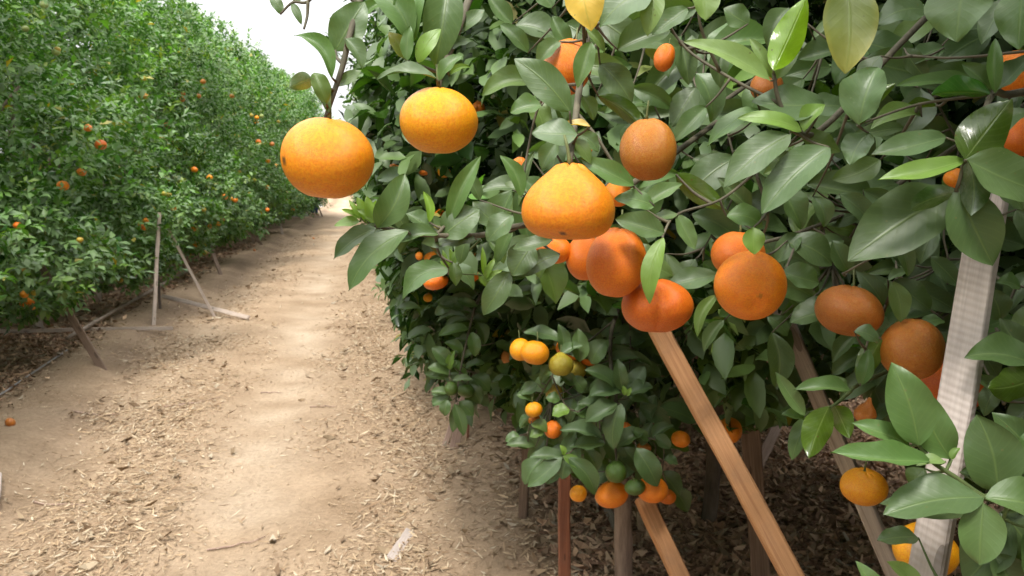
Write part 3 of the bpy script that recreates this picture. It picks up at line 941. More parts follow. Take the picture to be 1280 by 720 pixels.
# D: shoot with bright young leaves
branch(0, 'branch', 'shoot with bright young leaves above the grey green leaves',
       [(1240, -60, 1.35), (1120, 60, 1.15), (1040, 150, 1.02), (1000, 168, 0.96), (975, 130, 0.94), (967, 92, 0.93)], (0.005, 0.002),
       [(963, 101, 855, 52, 25, 0.93, 'P', 38, {'curl': 25}), (966, 98, 937, 48, 18, 0.95, 'P', 15), (971, 99, 995, 46, 20, 0.95, 'P', 15),
        (1030, 130, 940, 126, 38, 0.95, 'S', 45, {'curl': 25}), (1002, 164, 922, 148, 18, 0.93, 'Y', 40, {'curl': 60}), (1004, 164, 1032, 131, 22, 0.93, 'Y', 30, {'fold': 40}),
        (950, 138, 884, 183, 20, 0.98, 'G', 45), (882, 134, 840, 178, 27, 1.0, 'S', 20), (852, 54, 861, 106, 32, 1.1, 'K', 10), (988, 168, 905, 234, 40, 0.92, 'D', 25, {'curl': 25}),
        (1037, 184, 952, 268, 46, 0.92, 'S', 25, {'curl': 28}), (938, 262, 897, 222, 28, 1.0, 'K', 20), (908, 270, 954, 284, 26, 0.98, 'G', 35), (942, 284, 943, 318, 27, 0.95, 'Y', 10, {'fold': 15}),
        (845, 218, 908, 262, 28, 1.0, 'O', 10, u_), (803, 258, 853, 230, 20, 0.92, 'L', 30, {'fold': 35}), (846, 268, 869, 312, 22, 0.92, 'L', 20), (848, 268, 812, 280, 12, 0.92, 'L', 50),
        (830, 292, 769, 274, 33, 0.88, 'D', 25, {'curl': 20}), (829, 297, 812, 380, 23, 0.87, 'Y', 12, {'curl': 60}), (1016, 246, 1030, 284, 26, 1.2, 'S', 20), (985, 300, 1040, 332, 34, 1.2, 'D', 30),
        (1000, 168, 1050, 190, 24, 0.98, 'O', 30), (960, 190, 1000, 230, 30, 1.05, 'K', 15), (860, 10, 815, 44, 24, 1.0, 'D', 30), (905, 60, 900, 110, 28, 1.2, 'K', 10), (935, 30, 905, 10, 28, 1.1, 'D', 30), (985, 10, 960, 60, 30, 1.15, 'K', 15)],
       solo=[((967, 88, 1008, -4, 40, 0.92, 'B', 5, {'under': 1, 'fold': 14, 'curl': 15}), 'translucent lime green young leaf standing upright'),
             ((816, -18, 809, 45, 28, 0.95, 'P', 15), None), ((876, -22, 882, 26, 42, 0.95, 'P', 20), None)],
       twigs=[[(1000, 168, 0.96), (945, 215, 0.97), (900, 250, 0.97), (846, 268, 0.93), (828, 295, 0.88)], [(975, 130, 0.94), (900, 90, 1.0), (850, 52, 1.05), (812, -20, 1.0)], [(900, 90, 1.0), (875, 30, 0.98), (874, -30, 0.97)],
              [(945, 215, 0.97), (960, 275, 0.98), (938, 316, 1.05)]])
# E: big dusty leaves at top right
branch(0, 'branch', 'branch of big dusty grey green leaves in the upper right corner',
       [(1420, 40, 1.3), (1320, 100, 1.05), (1262, 118, 0.95), (1240, 118, 0.93), (1213, 192, 0.9), (1206, 200, 0.89)], (0.006, 0.002),
       [(1206, -34, 1195, 52, 82, 0.9, 'L', 20, {'fold': 14}), (1158, 14, 1096, 30, 34, 1.0, 'S', 40), (1074, 156, 1098, 84, 52, 0.88, 'S', 20, {'fold': 35}), (1076, 154, 1120, 104, 26, 0.88, 'O', 20, u_),
        (1242, 118, 1119, 108, 18, 0.96, 'G', 50), (1238, 118, 1165, 119, 32, 0.92, 'G', 35, {'under': 1}), (1241, 115, 1202, 80, 27, 0.94, 'S', 30), (1244, 116, 1244, 48, 18, 0.92, 'G', 10, {'fold': 38}),
        (1262, -2, 1227, 56, 30, 0.95, 'S', 25), (1280, -22, 1273, 62, 50, 0.9, 'G', 15), (1246, 114, 1288, 70, 28, 0.93, 'S', 35), (1209, 201, 1290, 138, 36, 0.92, 'S', 30),
        (1170, 132, 1124, 140, 16, 1.0, 'O', 45, u_), (1152, 146, 1088, 162, 24, 0.97, 'O', 35), (1086, 166, 1062, 206, 34, 0.9, 'S', 25), (1182, 172, 1088, 194, 30, 0.91, 'S', 35, {'curl': 25}),
        (1205, 201, 1097, 225, 24, 0.89, 'Y', 40, {'curl': 20}), (1192, 240, 1060, 326, 78, 0.95, 'K', 12, {'curl': 20, 'fold': 12}), (1199, 240, 1139, 262, 28, 0.9, 'L', 25, {'under': 1}),
        (1196, 236, 1241, 332, 62, 0.9, 'D', 10, {'fold': 14}), (1210, 201, 1214, 270, 36, 0.88, 'L', 12, {'under': 1, 'fold': 30}), (1208, 200, 1306, 242, 55, 0.87, 'L', 30, {'curl': 20}),
        (1245, 236, 1279, 262, 24, 0.93, 'S', 25), (1130, 160, 1060, 175, 20, 1.0, 'K', 30), (1100, 200, 1040, 225, 30, 1.05, 'O', 25), (1130, 60, 1160, 100, 24, 1.15, 'K', 20), (1100, 70, 1075, 110, 24, 1.1, 'K', 20),
        (1180, 60, 1140, 80, 24, 1.15, 'D', 40), (1270, 262, 1300, 310, 40, 1.0, 'K', 20), (1060, 340, 1040, 300, 28, 1.15, 'D', 20), (1120, 300, 1135, 345, 24, 1.1, 'S', 20), (1170, 285, 1150, 330, 26, 1.1, 'D', 15)],
       solo=[((1058, -24, 1057, 92, 64, 0.9, 'E', 8, {'fold': 12, 'curl': 20}), 'large olive leaf with a yellowing tip'),
             ((1206, 200, 1264, 124, 58, 0.88, 'O', 8, {'under': 1, 'fold': 12}), 'broad yellow green leaf lit from behind')],
       twigs=[[(1240, 118, 0.93), (1150, 130, 0.96), (1072, 156, 0.9)], [(1320, 60, 1.0), (1200, 72, 1.05), (1140, 70, 1.1)], [(1206, 200, 0.89), (1195, 238, 0.9), (1172, 283, 0.98), (1110, 312, 1.05), (1054, 342, 1.1)], [(1290, -60, 1.0), (1210, -40, 0.92), (1060, -30, 0.92)]])
# I: bunch reaching left over the lane
branch(0, 'branch', 'leafy branch reaching left over the lane below the two left fruits',
       [(900, 150, 1.5), (760, 250, 1.2), (690, 275, 1.05), (640, 284, 1.0), (600, 294, 0.97), (545, 294, 0.94), (505, 290, 0.93), (468, 282, 0.93)], (0.005, 0.0018),
       [(472, 285, 506, 217, 38, 0.92, 'D', 12, {'fold': 28}), (471, 285, 417, 324, 22, 0.92, 'D', 40, {'curl': 40}), (510, 289, 436, 364, 34, 0.9, 'D', 35, {'curl': 55, 'fold': 12}),
        (548, 293, 484, 315, 25, 0.93, 'D', 42), (510, 293, 491, 256, 18, 0.95, 'K', 15), (540, 292, 507, 267, 24, 0.96, 'S', 35), (561, 279, 601, 195, 24, 0.95, 'G', 8, {'curl': 35, 'fold': 35}),
        (553, 296, 600, 262, 38, 0.95, 'D', 25), (626, 283, 591, 252, 26, 0.98, 'D', 25), (641, 269, 609, 302, 28, 0.97, 'S', 30), (596, 300, 538, 309, 16, 0.96, 'K', 45),
        (562, 337, 503, 374, 28, 1.05, 'G', 35, {'curl': 50}), (566, 328, 570, 357, 18, 1.0, 'L', 20), (637, 340, 604, 394, 30, 1.0, 'K', 15), (690, 300, 640, 312, 18, 0.95, 'K', 40),
        (666, 305, 640, 345, 36, 0.98, 'K', 15), (700, 318, 655, 345, 24, 1.0, 'K', 25), (610, 300, 630, 330, 18, 1.05, 'L', 25), (480, 284, 452, 300, 18, 0.94, 'S', 40), (522, 290, 500, 318, 18, 0.94, 'S', 35),
        (582, 296, 575, 330, 18, 1.0, 'D', 20), (655, 280, 690, 300, 18, 1.0, 'D', 30), (600, 250, 580, 215, 18, 1.15, 'D', 20), (640, 285, 620, 330, 18, 1.02, 'G', 25), (560, 330, 592, 362, 18, 1.2, 'S', 40)],
       solo=[((537, 278, 529, 239, 14, 0.95, 'B', 10), None)] ,
       twigs=[[(545, 294, 0.94), (548, 315, 1.0), (562, 337, 1.04)], [(690, 275, 1.05), (665, 305, 1.0), (637, 338, 1.0)], [(545, 294, 0.94), (556, 282, 0.95), (575, 255, 1.0)]])
# lime new growth
branch(0, 'branch', 'tuft of lime green new shoots in front of the lane', [(505, 290, 0.93), (485, 283, 0.94), (466, 280, 0.95), (452, 272, 0.96)], (0.0015, 0.0008),
       [(462, 281, 446, 246, 13, 0.96, 'B', 15), (466, 280, 458, 245, 13, 0.95, 'B', 10), (468, 281, 470, 250, 12, 0.96, 'B', 20), (455, 275, 427, 262, 9, 0.97, 'B', 30), (450, 277, 418, 282, 12, 0.97, 'Y', 45),
        (470, 280, 446, 262, 10, 0.95, 'B', 20), (474, 279, 490, 240, 12, 0.95, 'B', 15), (458, 278, 436, 250, 9, 0.97, 'B', 20)], brown=False)
branch(0, 'branch', 'lime green new shoots under the leafy left branch', [(600, 300, 0.98), (585, 315, 1.05), (570, 340, 1.08), (606, 345, 1.1), (612, 360, 1.1)], (0.0012, 0.0008),
       [(563, 338, 553, 312, 7, 1.08, 'B', 15), (565, 338, 562, 310, 7, 1.08, 'B', 15), (567, 338, 570, 312, 7, 1.08, 'Y', 15), (563, 340, 550, 326, 7, 1.08, 'B', 30), (605, 345, 603, 308, 8, 1.1, 'B', 10), (606, 350, 620, 322, 8, 1.1, 'B', 15),
        (606, 352, 628, 338, 8, 1.1, 'B', 25), (608, 358, 598, 340, 8, 1.1, 'Y', 20), (610, 362, 618, 345, 8, 1.1, 'B', 20), (612, 364, 604, 380, 8, 1.1, 'Y', 20)], brown=False)
# F: leaves around the middle and right fruit
branch(0, 'branch', 'twig carrying the round mandarin with the dark navel',
       [(1240, 150, 1.6), (1090, 250, 1.4), (1000, 290, 1.25), (950, 305, 1.18), (935, 322, 1.16)], (0.004, 0.002),
       [(897, 344, 831, 360, 26, 1.08, 'D', 35), (897, 368, 872, 421, 19, 1.07, 'O', 15, {'curl': 50}), (978, 340, 1024, 354, 31, 1.12, 'D', 30), (1000, 292, 970, 330, 26, 1.2, 'D', 20),
        (1118, 350, 1164, 388, 29, 1.12, 'S', 30), (1116, 352, 1126, 403, 25, 1.1, 'O', 12), (1106, 390, 1070, 338, 24, 1.15, 'K', 15), (1110, 350, 1137, 340, 12, 1.12, 'L', 40),
        (1068, 414, 1098, 428, 18, 1.08, 'S', 40), (1102, 424, 1072, 476, 26, 1.12, 'O', 15, u_), (1076, 482, 1086, 436, 20, 1.1, 'G', 15, {'fold': 35}), (1030, 300, 1070, 320, 24, 1.3, 'K', 30), (1180, 400, 1150, 412, 16, 1.2, 'G', 40),
        (1055, 300, 1015, 318, 22, 1.25, 'D', 35), (985, 365, 1020, 385, 18, 1.35, 'S', 35), (960, 395, 985, 420, 18, 1.4, 'S', 30), (905, 400, 880, 440, 20, 1.4, 'K', 20)],
       twigs=[[(1090, 250, 1.4), (1120, 330, 1.2), (1112, 370, 1.15), (1085, 425, 1.12), (1075, 480, 1.1)], [(935, 322, 1.16), (900, 345, 1.1), (897, 366, 1.09)], [(1000, 290, 1.25), (985, 330, 1.14), (980, 342, 1.12)]])
# O: right edge
branch(0, 'branch', 'branch of dark leaves at the right edge beside the sawn stake',
       [(1440, 330, 1.3), (1330, 430, 1.05), (1290, 455, 0.98), (1262, 440, 1.0), (1245, 410, 1.02)], (0.005, 0.002),
       [(1292, 456, 1206, 446, 42, 0.95, 'D', 35, {'curl': 25}), (1302, 470, 1236, 486, 40, 0.93, 'O', 30, {'under': 1}), (1285, 450, 1250, 398, 38, 1.0, 'K', 20), (1250, 400, 1232, 360, 30, 1.1, 'K', 15), (1222, 440, 1224, 384, 20, 1.12, 'S', 10),
        (1275, 360, 1246, 352, 18, 1.05, 'G', 45), (1290, 340, 1262, 390, 28, 1.1, 'D', 20), (1276, 430, 1284, 380, 26, 1.05, 'O', 20), (1255, 500, 1215, 470, 26, 1.05, 'S', 25), (1300, 500, 1262, 545, 36, 1.05, 'K', 20), (1250, 480, 1230, 520, 24, 1.1, 'D', 15), (1240, 330, 1225, 370, 26, 1.15, 'K', 15)],
       twigs=[[(1330, 430, 1.05), (1300, 370, 1.08), (1250, 350, 1.1)], [(1290, 455, 0.98), (1262, 495, 1.04), (1255, 505, 1.05)]])
# M: big bright leaves low at right
branch(0, 'branch', 'low branch of large spotted green leaves in front of the sawn stake',
       [(1460, 640, 1.2), (1340, 640, 0.95), (1260, 628, 0.87), (1230, 621, 0.86), (1195, 597, 0.86), (1165, 577, 0.86), (1148, 556, 0.86)], (0.004, 0.0018),
       [(1148, 556, 1114, 453, 56, 0.85, 'G', 10, {'fold': 16, 'curl': 25}), (1188, 573, 1152, 487, 46, 0.87, 'G', 15, {'fold': 14}), (1137, 557, 1065, 529, 26, 0.87, 'G', 35), (1161, 577, 1038, 566, 34, 0.84, 'G', 40, {'curl': 25}),
        (1247, 615, 1221, 518, 68, 0.88, 'D', 8, {'fold': 12, 'curl': 20}), (1298, 596, 1240, 516, 48, 0.92, 'D', 15), (1229, 622, 1104, 644, 52, 0.84, 'S', 38, {'curl': 25, 'fold': 18}), (1232, 622, 1308, 640, 46, 0.84, 'L', 35),
        (1229, 629, 1224, 706, 54, 0.83, 'L', 15, {'fold': 14}), (1262, 650, 1206, 728, 62, 0.9, 'K', 20), (1252, 640, 1294, 694, 52, 0.9, 'K', 20), (1182, 577, 1145, 582, 13, 0.85, 'P', 45), (1156, 586, 1140, 610, 22, 0.9, 'O', 25),
        (1215, 640, 1098, 630, 30, 0.9, 'K', 40), (1285, 660, 1300, 730, 50, 0.86, 'D', 20), (1240, 690, 1270, 745, 46, 0.88, 'K', 20), (1200, 590, 1232, 600, 18, 0.92, 'D', 40), (1290, 580, 1310, 530, 40, 0.9, 'G', 20), (1190, 575, 1200, 560, 10, 0.86, 'Y', 30),
        (1150, 740, 1108, 702, 22, 0.9, 'P', 30), (1110, 760, 1070, 701, 24, 0.9, 'L', 25), (1148, 672, 1096, 676, 22, 0.95, 'K', 40)],
       twigs=[[(1260, 628, 0.87), (1230, 720, 0.9), (1150, 745, 0.9), (1108, 762, 0.9)], [(1230, 621, 0.86), (1248, 613, 0.88)]], brown=False)
# N: curled dull leaves left of it
branch(0, 'branch', 'twig of dull curled leaves beside the small necked fruit',
       [(1250, 400, 1.5), (1140, 450, 1.3), (1075, 480, 1.15), (1062, 490, 1.1), (1040, 508, 1.1), (1010, 516, 1.1)], (0.0035, 0.0018),
       [(1006, 519, 969, 465, 19, 1.08, 'L', 15, {'fold': 30}), (1064, 489, 992, 488, 22, 1.07, 'G', 40, {'curl': 50}), (1036, 508, 1011, 573, 36, 1.06, 'O', 12, {'under': 1, 'fold': 25}), (1043, 507, 1062, 548, 28, 1.08, 'O', 12, u_),
        (1005, 524, 976, 518, 15, 1.1, 'G', 40), (1012, 520, 990, 575, 22, 1.12, 'D', 15), (1060, 492, 1030, 478, 16, 1.12, 'L', 50)], brown=False)
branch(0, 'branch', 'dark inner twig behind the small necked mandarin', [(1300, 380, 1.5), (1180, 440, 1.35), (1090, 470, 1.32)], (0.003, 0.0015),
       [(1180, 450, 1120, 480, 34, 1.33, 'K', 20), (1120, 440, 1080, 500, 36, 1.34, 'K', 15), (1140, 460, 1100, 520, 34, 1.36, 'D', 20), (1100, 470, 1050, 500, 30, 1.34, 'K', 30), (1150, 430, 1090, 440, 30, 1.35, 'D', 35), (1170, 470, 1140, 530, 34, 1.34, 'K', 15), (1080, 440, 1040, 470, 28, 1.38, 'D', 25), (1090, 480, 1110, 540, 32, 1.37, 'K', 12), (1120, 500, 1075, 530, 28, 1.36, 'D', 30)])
# L: low hanging fruit-laden branch of the second tree
L_ = 2.0
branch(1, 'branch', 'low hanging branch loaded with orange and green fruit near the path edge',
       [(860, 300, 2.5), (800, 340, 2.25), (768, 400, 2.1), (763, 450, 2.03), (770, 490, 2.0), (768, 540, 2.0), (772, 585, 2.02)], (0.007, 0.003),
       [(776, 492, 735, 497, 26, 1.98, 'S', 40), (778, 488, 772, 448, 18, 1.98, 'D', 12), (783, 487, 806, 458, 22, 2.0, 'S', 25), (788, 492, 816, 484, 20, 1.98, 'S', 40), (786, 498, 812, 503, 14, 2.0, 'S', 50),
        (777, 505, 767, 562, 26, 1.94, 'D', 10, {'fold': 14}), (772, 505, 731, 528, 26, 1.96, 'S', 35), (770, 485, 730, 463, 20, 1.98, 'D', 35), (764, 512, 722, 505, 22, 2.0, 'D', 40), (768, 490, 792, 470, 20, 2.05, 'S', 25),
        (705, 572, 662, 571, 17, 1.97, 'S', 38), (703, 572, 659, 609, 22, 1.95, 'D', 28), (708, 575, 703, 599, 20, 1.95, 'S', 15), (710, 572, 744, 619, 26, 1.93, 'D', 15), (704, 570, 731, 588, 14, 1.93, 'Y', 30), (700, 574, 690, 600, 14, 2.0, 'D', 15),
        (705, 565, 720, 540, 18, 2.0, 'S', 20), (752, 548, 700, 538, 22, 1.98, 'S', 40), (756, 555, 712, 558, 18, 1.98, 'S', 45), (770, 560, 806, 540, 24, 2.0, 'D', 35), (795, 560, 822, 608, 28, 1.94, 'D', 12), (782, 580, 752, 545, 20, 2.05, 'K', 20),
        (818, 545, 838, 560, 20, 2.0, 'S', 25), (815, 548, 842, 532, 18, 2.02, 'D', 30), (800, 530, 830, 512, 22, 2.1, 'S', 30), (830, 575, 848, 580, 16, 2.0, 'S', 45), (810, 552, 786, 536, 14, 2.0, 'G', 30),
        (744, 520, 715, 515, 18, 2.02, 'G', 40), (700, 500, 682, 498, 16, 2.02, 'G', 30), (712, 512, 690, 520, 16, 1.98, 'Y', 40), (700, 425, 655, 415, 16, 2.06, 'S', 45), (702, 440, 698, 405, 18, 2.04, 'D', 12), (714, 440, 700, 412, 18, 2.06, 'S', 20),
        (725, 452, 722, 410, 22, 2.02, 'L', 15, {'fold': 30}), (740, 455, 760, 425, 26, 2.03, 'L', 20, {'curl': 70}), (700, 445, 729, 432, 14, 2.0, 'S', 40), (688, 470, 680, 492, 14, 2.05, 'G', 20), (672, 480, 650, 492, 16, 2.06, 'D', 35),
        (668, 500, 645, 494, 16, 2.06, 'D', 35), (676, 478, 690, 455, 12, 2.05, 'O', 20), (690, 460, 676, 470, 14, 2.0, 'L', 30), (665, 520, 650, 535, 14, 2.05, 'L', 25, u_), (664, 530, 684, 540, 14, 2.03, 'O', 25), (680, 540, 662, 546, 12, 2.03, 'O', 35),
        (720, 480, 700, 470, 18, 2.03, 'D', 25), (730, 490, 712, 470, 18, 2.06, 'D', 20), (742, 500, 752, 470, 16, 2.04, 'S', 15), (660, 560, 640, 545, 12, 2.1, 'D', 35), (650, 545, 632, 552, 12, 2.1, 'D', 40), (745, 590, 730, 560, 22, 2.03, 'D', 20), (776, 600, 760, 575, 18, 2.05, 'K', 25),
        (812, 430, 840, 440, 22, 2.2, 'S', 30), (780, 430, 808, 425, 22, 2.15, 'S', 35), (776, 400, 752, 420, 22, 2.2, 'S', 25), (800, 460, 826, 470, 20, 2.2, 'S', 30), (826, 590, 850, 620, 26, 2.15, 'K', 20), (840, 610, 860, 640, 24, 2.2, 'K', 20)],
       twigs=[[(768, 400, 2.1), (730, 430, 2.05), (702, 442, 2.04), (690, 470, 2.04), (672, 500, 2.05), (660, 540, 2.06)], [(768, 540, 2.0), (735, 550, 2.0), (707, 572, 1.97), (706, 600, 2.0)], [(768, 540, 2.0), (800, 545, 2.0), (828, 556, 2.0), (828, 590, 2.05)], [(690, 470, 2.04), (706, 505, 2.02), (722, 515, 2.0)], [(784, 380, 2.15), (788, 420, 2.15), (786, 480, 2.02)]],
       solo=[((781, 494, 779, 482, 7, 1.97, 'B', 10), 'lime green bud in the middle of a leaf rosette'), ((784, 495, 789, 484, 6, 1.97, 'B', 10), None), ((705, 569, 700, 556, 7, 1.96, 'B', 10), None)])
# K: hanging branch with one green fruit
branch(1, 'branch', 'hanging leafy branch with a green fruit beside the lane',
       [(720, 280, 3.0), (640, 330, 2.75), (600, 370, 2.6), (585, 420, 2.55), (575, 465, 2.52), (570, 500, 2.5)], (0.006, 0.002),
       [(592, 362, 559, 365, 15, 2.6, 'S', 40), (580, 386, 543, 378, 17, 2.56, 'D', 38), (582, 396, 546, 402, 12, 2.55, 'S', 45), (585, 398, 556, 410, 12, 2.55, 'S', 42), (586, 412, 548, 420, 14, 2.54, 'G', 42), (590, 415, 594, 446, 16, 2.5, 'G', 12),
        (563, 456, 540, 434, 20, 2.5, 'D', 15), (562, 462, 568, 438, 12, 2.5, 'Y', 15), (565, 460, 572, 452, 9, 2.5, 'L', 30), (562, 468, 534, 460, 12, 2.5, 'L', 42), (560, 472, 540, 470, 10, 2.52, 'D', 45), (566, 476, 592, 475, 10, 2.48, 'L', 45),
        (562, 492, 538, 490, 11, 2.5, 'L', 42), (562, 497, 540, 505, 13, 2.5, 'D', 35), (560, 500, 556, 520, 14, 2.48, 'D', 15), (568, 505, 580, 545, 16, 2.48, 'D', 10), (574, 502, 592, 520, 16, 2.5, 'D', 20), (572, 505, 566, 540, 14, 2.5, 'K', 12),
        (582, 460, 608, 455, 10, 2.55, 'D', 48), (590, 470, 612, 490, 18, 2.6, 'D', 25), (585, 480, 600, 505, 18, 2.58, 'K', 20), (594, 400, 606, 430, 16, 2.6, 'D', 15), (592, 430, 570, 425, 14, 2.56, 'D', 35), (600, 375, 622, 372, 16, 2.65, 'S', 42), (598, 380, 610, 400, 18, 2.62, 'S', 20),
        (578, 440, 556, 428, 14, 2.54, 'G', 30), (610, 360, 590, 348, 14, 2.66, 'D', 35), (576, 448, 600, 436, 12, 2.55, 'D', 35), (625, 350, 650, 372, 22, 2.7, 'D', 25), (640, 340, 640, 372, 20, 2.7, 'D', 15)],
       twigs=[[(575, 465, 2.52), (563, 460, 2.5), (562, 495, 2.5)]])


def filler(n, u0, u1, v0, v1, d0, d1, l0, l1, tones, skip=()):
    out = []
    while len(out) < n:
        u, v = random.uniform(u0, u1), random.uniform(v0, v1)
        if any(inside(np.array([u]), np.array([v]), q)[0] for q in skip): continue
        a = random.uniform(-0.4, math.pi + 0.4); l = random.uniform(l0, l1)
        out.append((u, v, u + l * math.cos(a), v + l * math.sin(a) * 0.8, l * random.uniform(0.36, 0.5), random.uniform(d0, d1), random.choice(tones), random.uniform(5, 48)))
    return out


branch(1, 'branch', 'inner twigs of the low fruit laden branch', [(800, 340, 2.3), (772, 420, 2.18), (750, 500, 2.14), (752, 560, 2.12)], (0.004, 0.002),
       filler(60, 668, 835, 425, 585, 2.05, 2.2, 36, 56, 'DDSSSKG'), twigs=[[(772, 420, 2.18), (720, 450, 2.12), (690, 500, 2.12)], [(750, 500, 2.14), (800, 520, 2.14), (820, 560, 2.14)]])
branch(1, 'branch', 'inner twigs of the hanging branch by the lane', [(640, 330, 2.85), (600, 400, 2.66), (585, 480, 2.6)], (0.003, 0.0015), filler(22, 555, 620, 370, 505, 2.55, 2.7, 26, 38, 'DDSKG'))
SK = [[(960, 395), (1020, 395), (1130, 720), (1060, 720)], [(815, 400), (850, 400), (1000, 720), (960, 720)]]
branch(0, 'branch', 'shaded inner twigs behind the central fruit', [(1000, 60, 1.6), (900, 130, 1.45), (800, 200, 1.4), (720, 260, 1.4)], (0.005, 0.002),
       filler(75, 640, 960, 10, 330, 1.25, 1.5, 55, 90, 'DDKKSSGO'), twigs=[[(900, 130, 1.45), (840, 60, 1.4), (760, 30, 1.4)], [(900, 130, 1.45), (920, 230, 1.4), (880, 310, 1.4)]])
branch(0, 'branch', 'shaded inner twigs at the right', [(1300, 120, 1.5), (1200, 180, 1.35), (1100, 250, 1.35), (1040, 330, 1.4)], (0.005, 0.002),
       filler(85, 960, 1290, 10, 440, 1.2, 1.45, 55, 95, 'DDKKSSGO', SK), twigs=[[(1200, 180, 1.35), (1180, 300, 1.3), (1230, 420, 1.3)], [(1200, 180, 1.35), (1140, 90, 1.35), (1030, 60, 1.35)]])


# ------------------------------------------------------------------ fruit
def fruit_mesh(nu, nv, neck=0.0, neckw=0.45, furrow=0.05, obl=0.88, navel=0.04, lump=0.03, seed=0, spots=(), crease=0.0, dimple=0.06, profile=None):
    """unit radius; the stem end is +Z. spots: (theta, phi, size, strength)"""
    r = np.random.default_rng(seed)
    th = np.linspace(0, 2 * math.pi, nu, endpoint=False)
    ph = np.linspace(0.0, math.pi, nv + 1)
    TH, PH = np.meshgrid(th, ph)
    rad = np.sin(PH)
    z = np.cos(PH) * obl
    if profile is not None:
        pt, pr = np.array(profile).T
        tt = np.linspace(0, 1, nv + 1) ** 1.0
        tt = 0.5 - 0.5 * np.cos(np.pi * tt)
        rr_ = np.interp(tt, pt, pr)
        for _ in range(3): rr_[2:-2] = (rr_[1:-3] + 2 * rr_[2:-2] + rr_[3:-1]) / 4
        rad = np.repeat(rr_[:, None], nu, 1); z = np.repeat((obl * (1 - 2 * tt))[:, None], nu, 1); neck = 0
    nkp = np.exp(-(PH / neckw) ** 2)
    z = z + neck * nkp - dimple * np.exp(-(PH / 0.16) ** 2) + navel * np.exp(-((math.pi - PH) / 0.22) ** 2)
    if neck: rad = rad * (1 - 0.10 * np.exp(-((PH - neckw * 1.5) / 0.35) ** 2))
    k = r.integers(6, 9)
    fz = np.exp(-((PH - 0.28) / 0.36) ** 2)
    fr = np.zeros_like(TH)
    for i in range(k):
        t0 = 6.283 * i / k + r.uniform(-0.25, 0.25)
        dt = (TH - t0 + math.pi) % (2 * math.pi) - math.pi
        fr += r.uniform(0.6, 1.3) * np.exp(-(dt / 0.16) ** 2)
    rad = rad * (1 - furrow * fr * fz)
    z = z - furrow * 0.5 * fr * fz
    for kk in (1, 2, 3):
        rad = rad * (1 + lump / kk * np.sin(kk * TH + r.uniform(0, 6.28)) * np.sin(PH))
        z = z + lump * 0.5 / kk * np.cos(kk * TH + r.uniform(0, 6.28)) * np.sin(PH) ** 2
    if crease:
        dt = (TH - r.uniform(1.2, 1.9) + math.pi) % (2 * math.pi) - math.pi
        rad = rad * (1 - crease * np.exp(-(dt / 0.14) ** 2))
    V = np.stack([rad * np.cos(TH), rad * np.sin(TH), z], -1).reshape(-1, 3)
    mark = np.zeros(len(V))
    for (c, sz, st) in spots:
        dd = np.linalg.norm(V / np.linalg.norm(V, axis=1)[:, None] - c, axis=1) * (1 + 0.25 * np.sin(V[:, 0] * 60))
        mark = np.maximum(mark, st * (1 - sstep(sz * 0.6, sz, dd)))
    Q = []
    for i in range(nv):
        for j in range(nu):
            Q.append((i * nu + j, (i + 1) * nu + j, (i + 1) * nu + (j + 1) % nu, i * nu + (j + 1) % nu))
    return np_mesh('mandarin', V, np.array(Q), PEEL, True, {'mark': mark})


def calyx_mesh():
    b = Bag()
    n = 20
    a = np.linspace(0, 6.283, n, endpoint=False)
    V = [(0, 0, 0.05)]
    for rr, zz in ((0.06, 0.05), (0.13, 0.02)):
        for i in range(n):
            q = rr * (1 + (0.30 * math.cos(5 * a[i]) if rr > 0.1 else 0))
            V.append((q * math.cos(a[i]), q * math.sin(a[i]), zz))
    Q = [(0, 1 + (2 * j) % n, 1 + (2 * j + 1) % n, 1 + (2 * j + 2) % n) for j in range(n // 2)]
    Q += [(1 + j, 1 + n + j, 1 + n + (j + 1) % n, 1 + (j + 1) % n) for j in range(n)]
    b.add(V, Q)
    b.tube([(0, 0, 0.03), (0.01, 0, 0.20), (0.05, 0.02, 0.42), (0.12, 0.03, 0.68)], [0.055, 0.04, 0.034, 0.03], 8)
    return b.mesh('calyx', CALYX)


CALYX_ME = calyx_mesh()
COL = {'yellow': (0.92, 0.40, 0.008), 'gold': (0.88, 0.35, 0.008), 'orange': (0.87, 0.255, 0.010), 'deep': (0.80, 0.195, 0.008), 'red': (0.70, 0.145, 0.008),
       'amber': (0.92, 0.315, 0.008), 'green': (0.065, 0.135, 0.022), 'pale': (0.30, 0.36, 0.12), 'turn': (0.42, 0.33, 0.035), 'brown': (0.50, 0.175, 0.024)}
LOWF = [fruit_mesh(18, 12, 0.12 if i == 1 else 0.0, 0.4, 0.05, 0.86, 0.03, 0.035, 50 + i) for i in range(3)]
MIDF = [fruit_mesh(36, 24, (0.0, 0.14, 0.05)[i], 0.4, 0.06, 0.86, 0.05, 0.03, 70 + i, crease=0.05 if i == 0 else 0) for i in range(3)]


def fruit_obj(me, pos, rad, axis, colr, label, group=None, spin=0.0, zs=1.0, calyx=True, top=0.82):
    o = link('mandarin', me)
    ax = Vector(axis).normalized()
    q = ax.to_track_quat('Z', 'Y')
    o.rotation_mode = 'QUATERNION'
    o.rotation_quaternion = q @ Matrix.Rotation(spin, 3, 'Z').to_quaternion()
    o.location = pos
    o.scale = (rad, rad, rad * zs)
    c = COL[colr]
    j = random.uniform(0.93, 1.06)
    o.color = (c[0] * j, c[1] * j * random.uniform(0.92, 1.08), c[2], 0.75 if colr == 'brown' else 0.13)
    tag(o, label, 'mandarin', group)
    if calyx:
        k = link('calyx', CALYX_ME, o)
        k.location = (0, 0, top)
    return o


FRUIT_POS = []


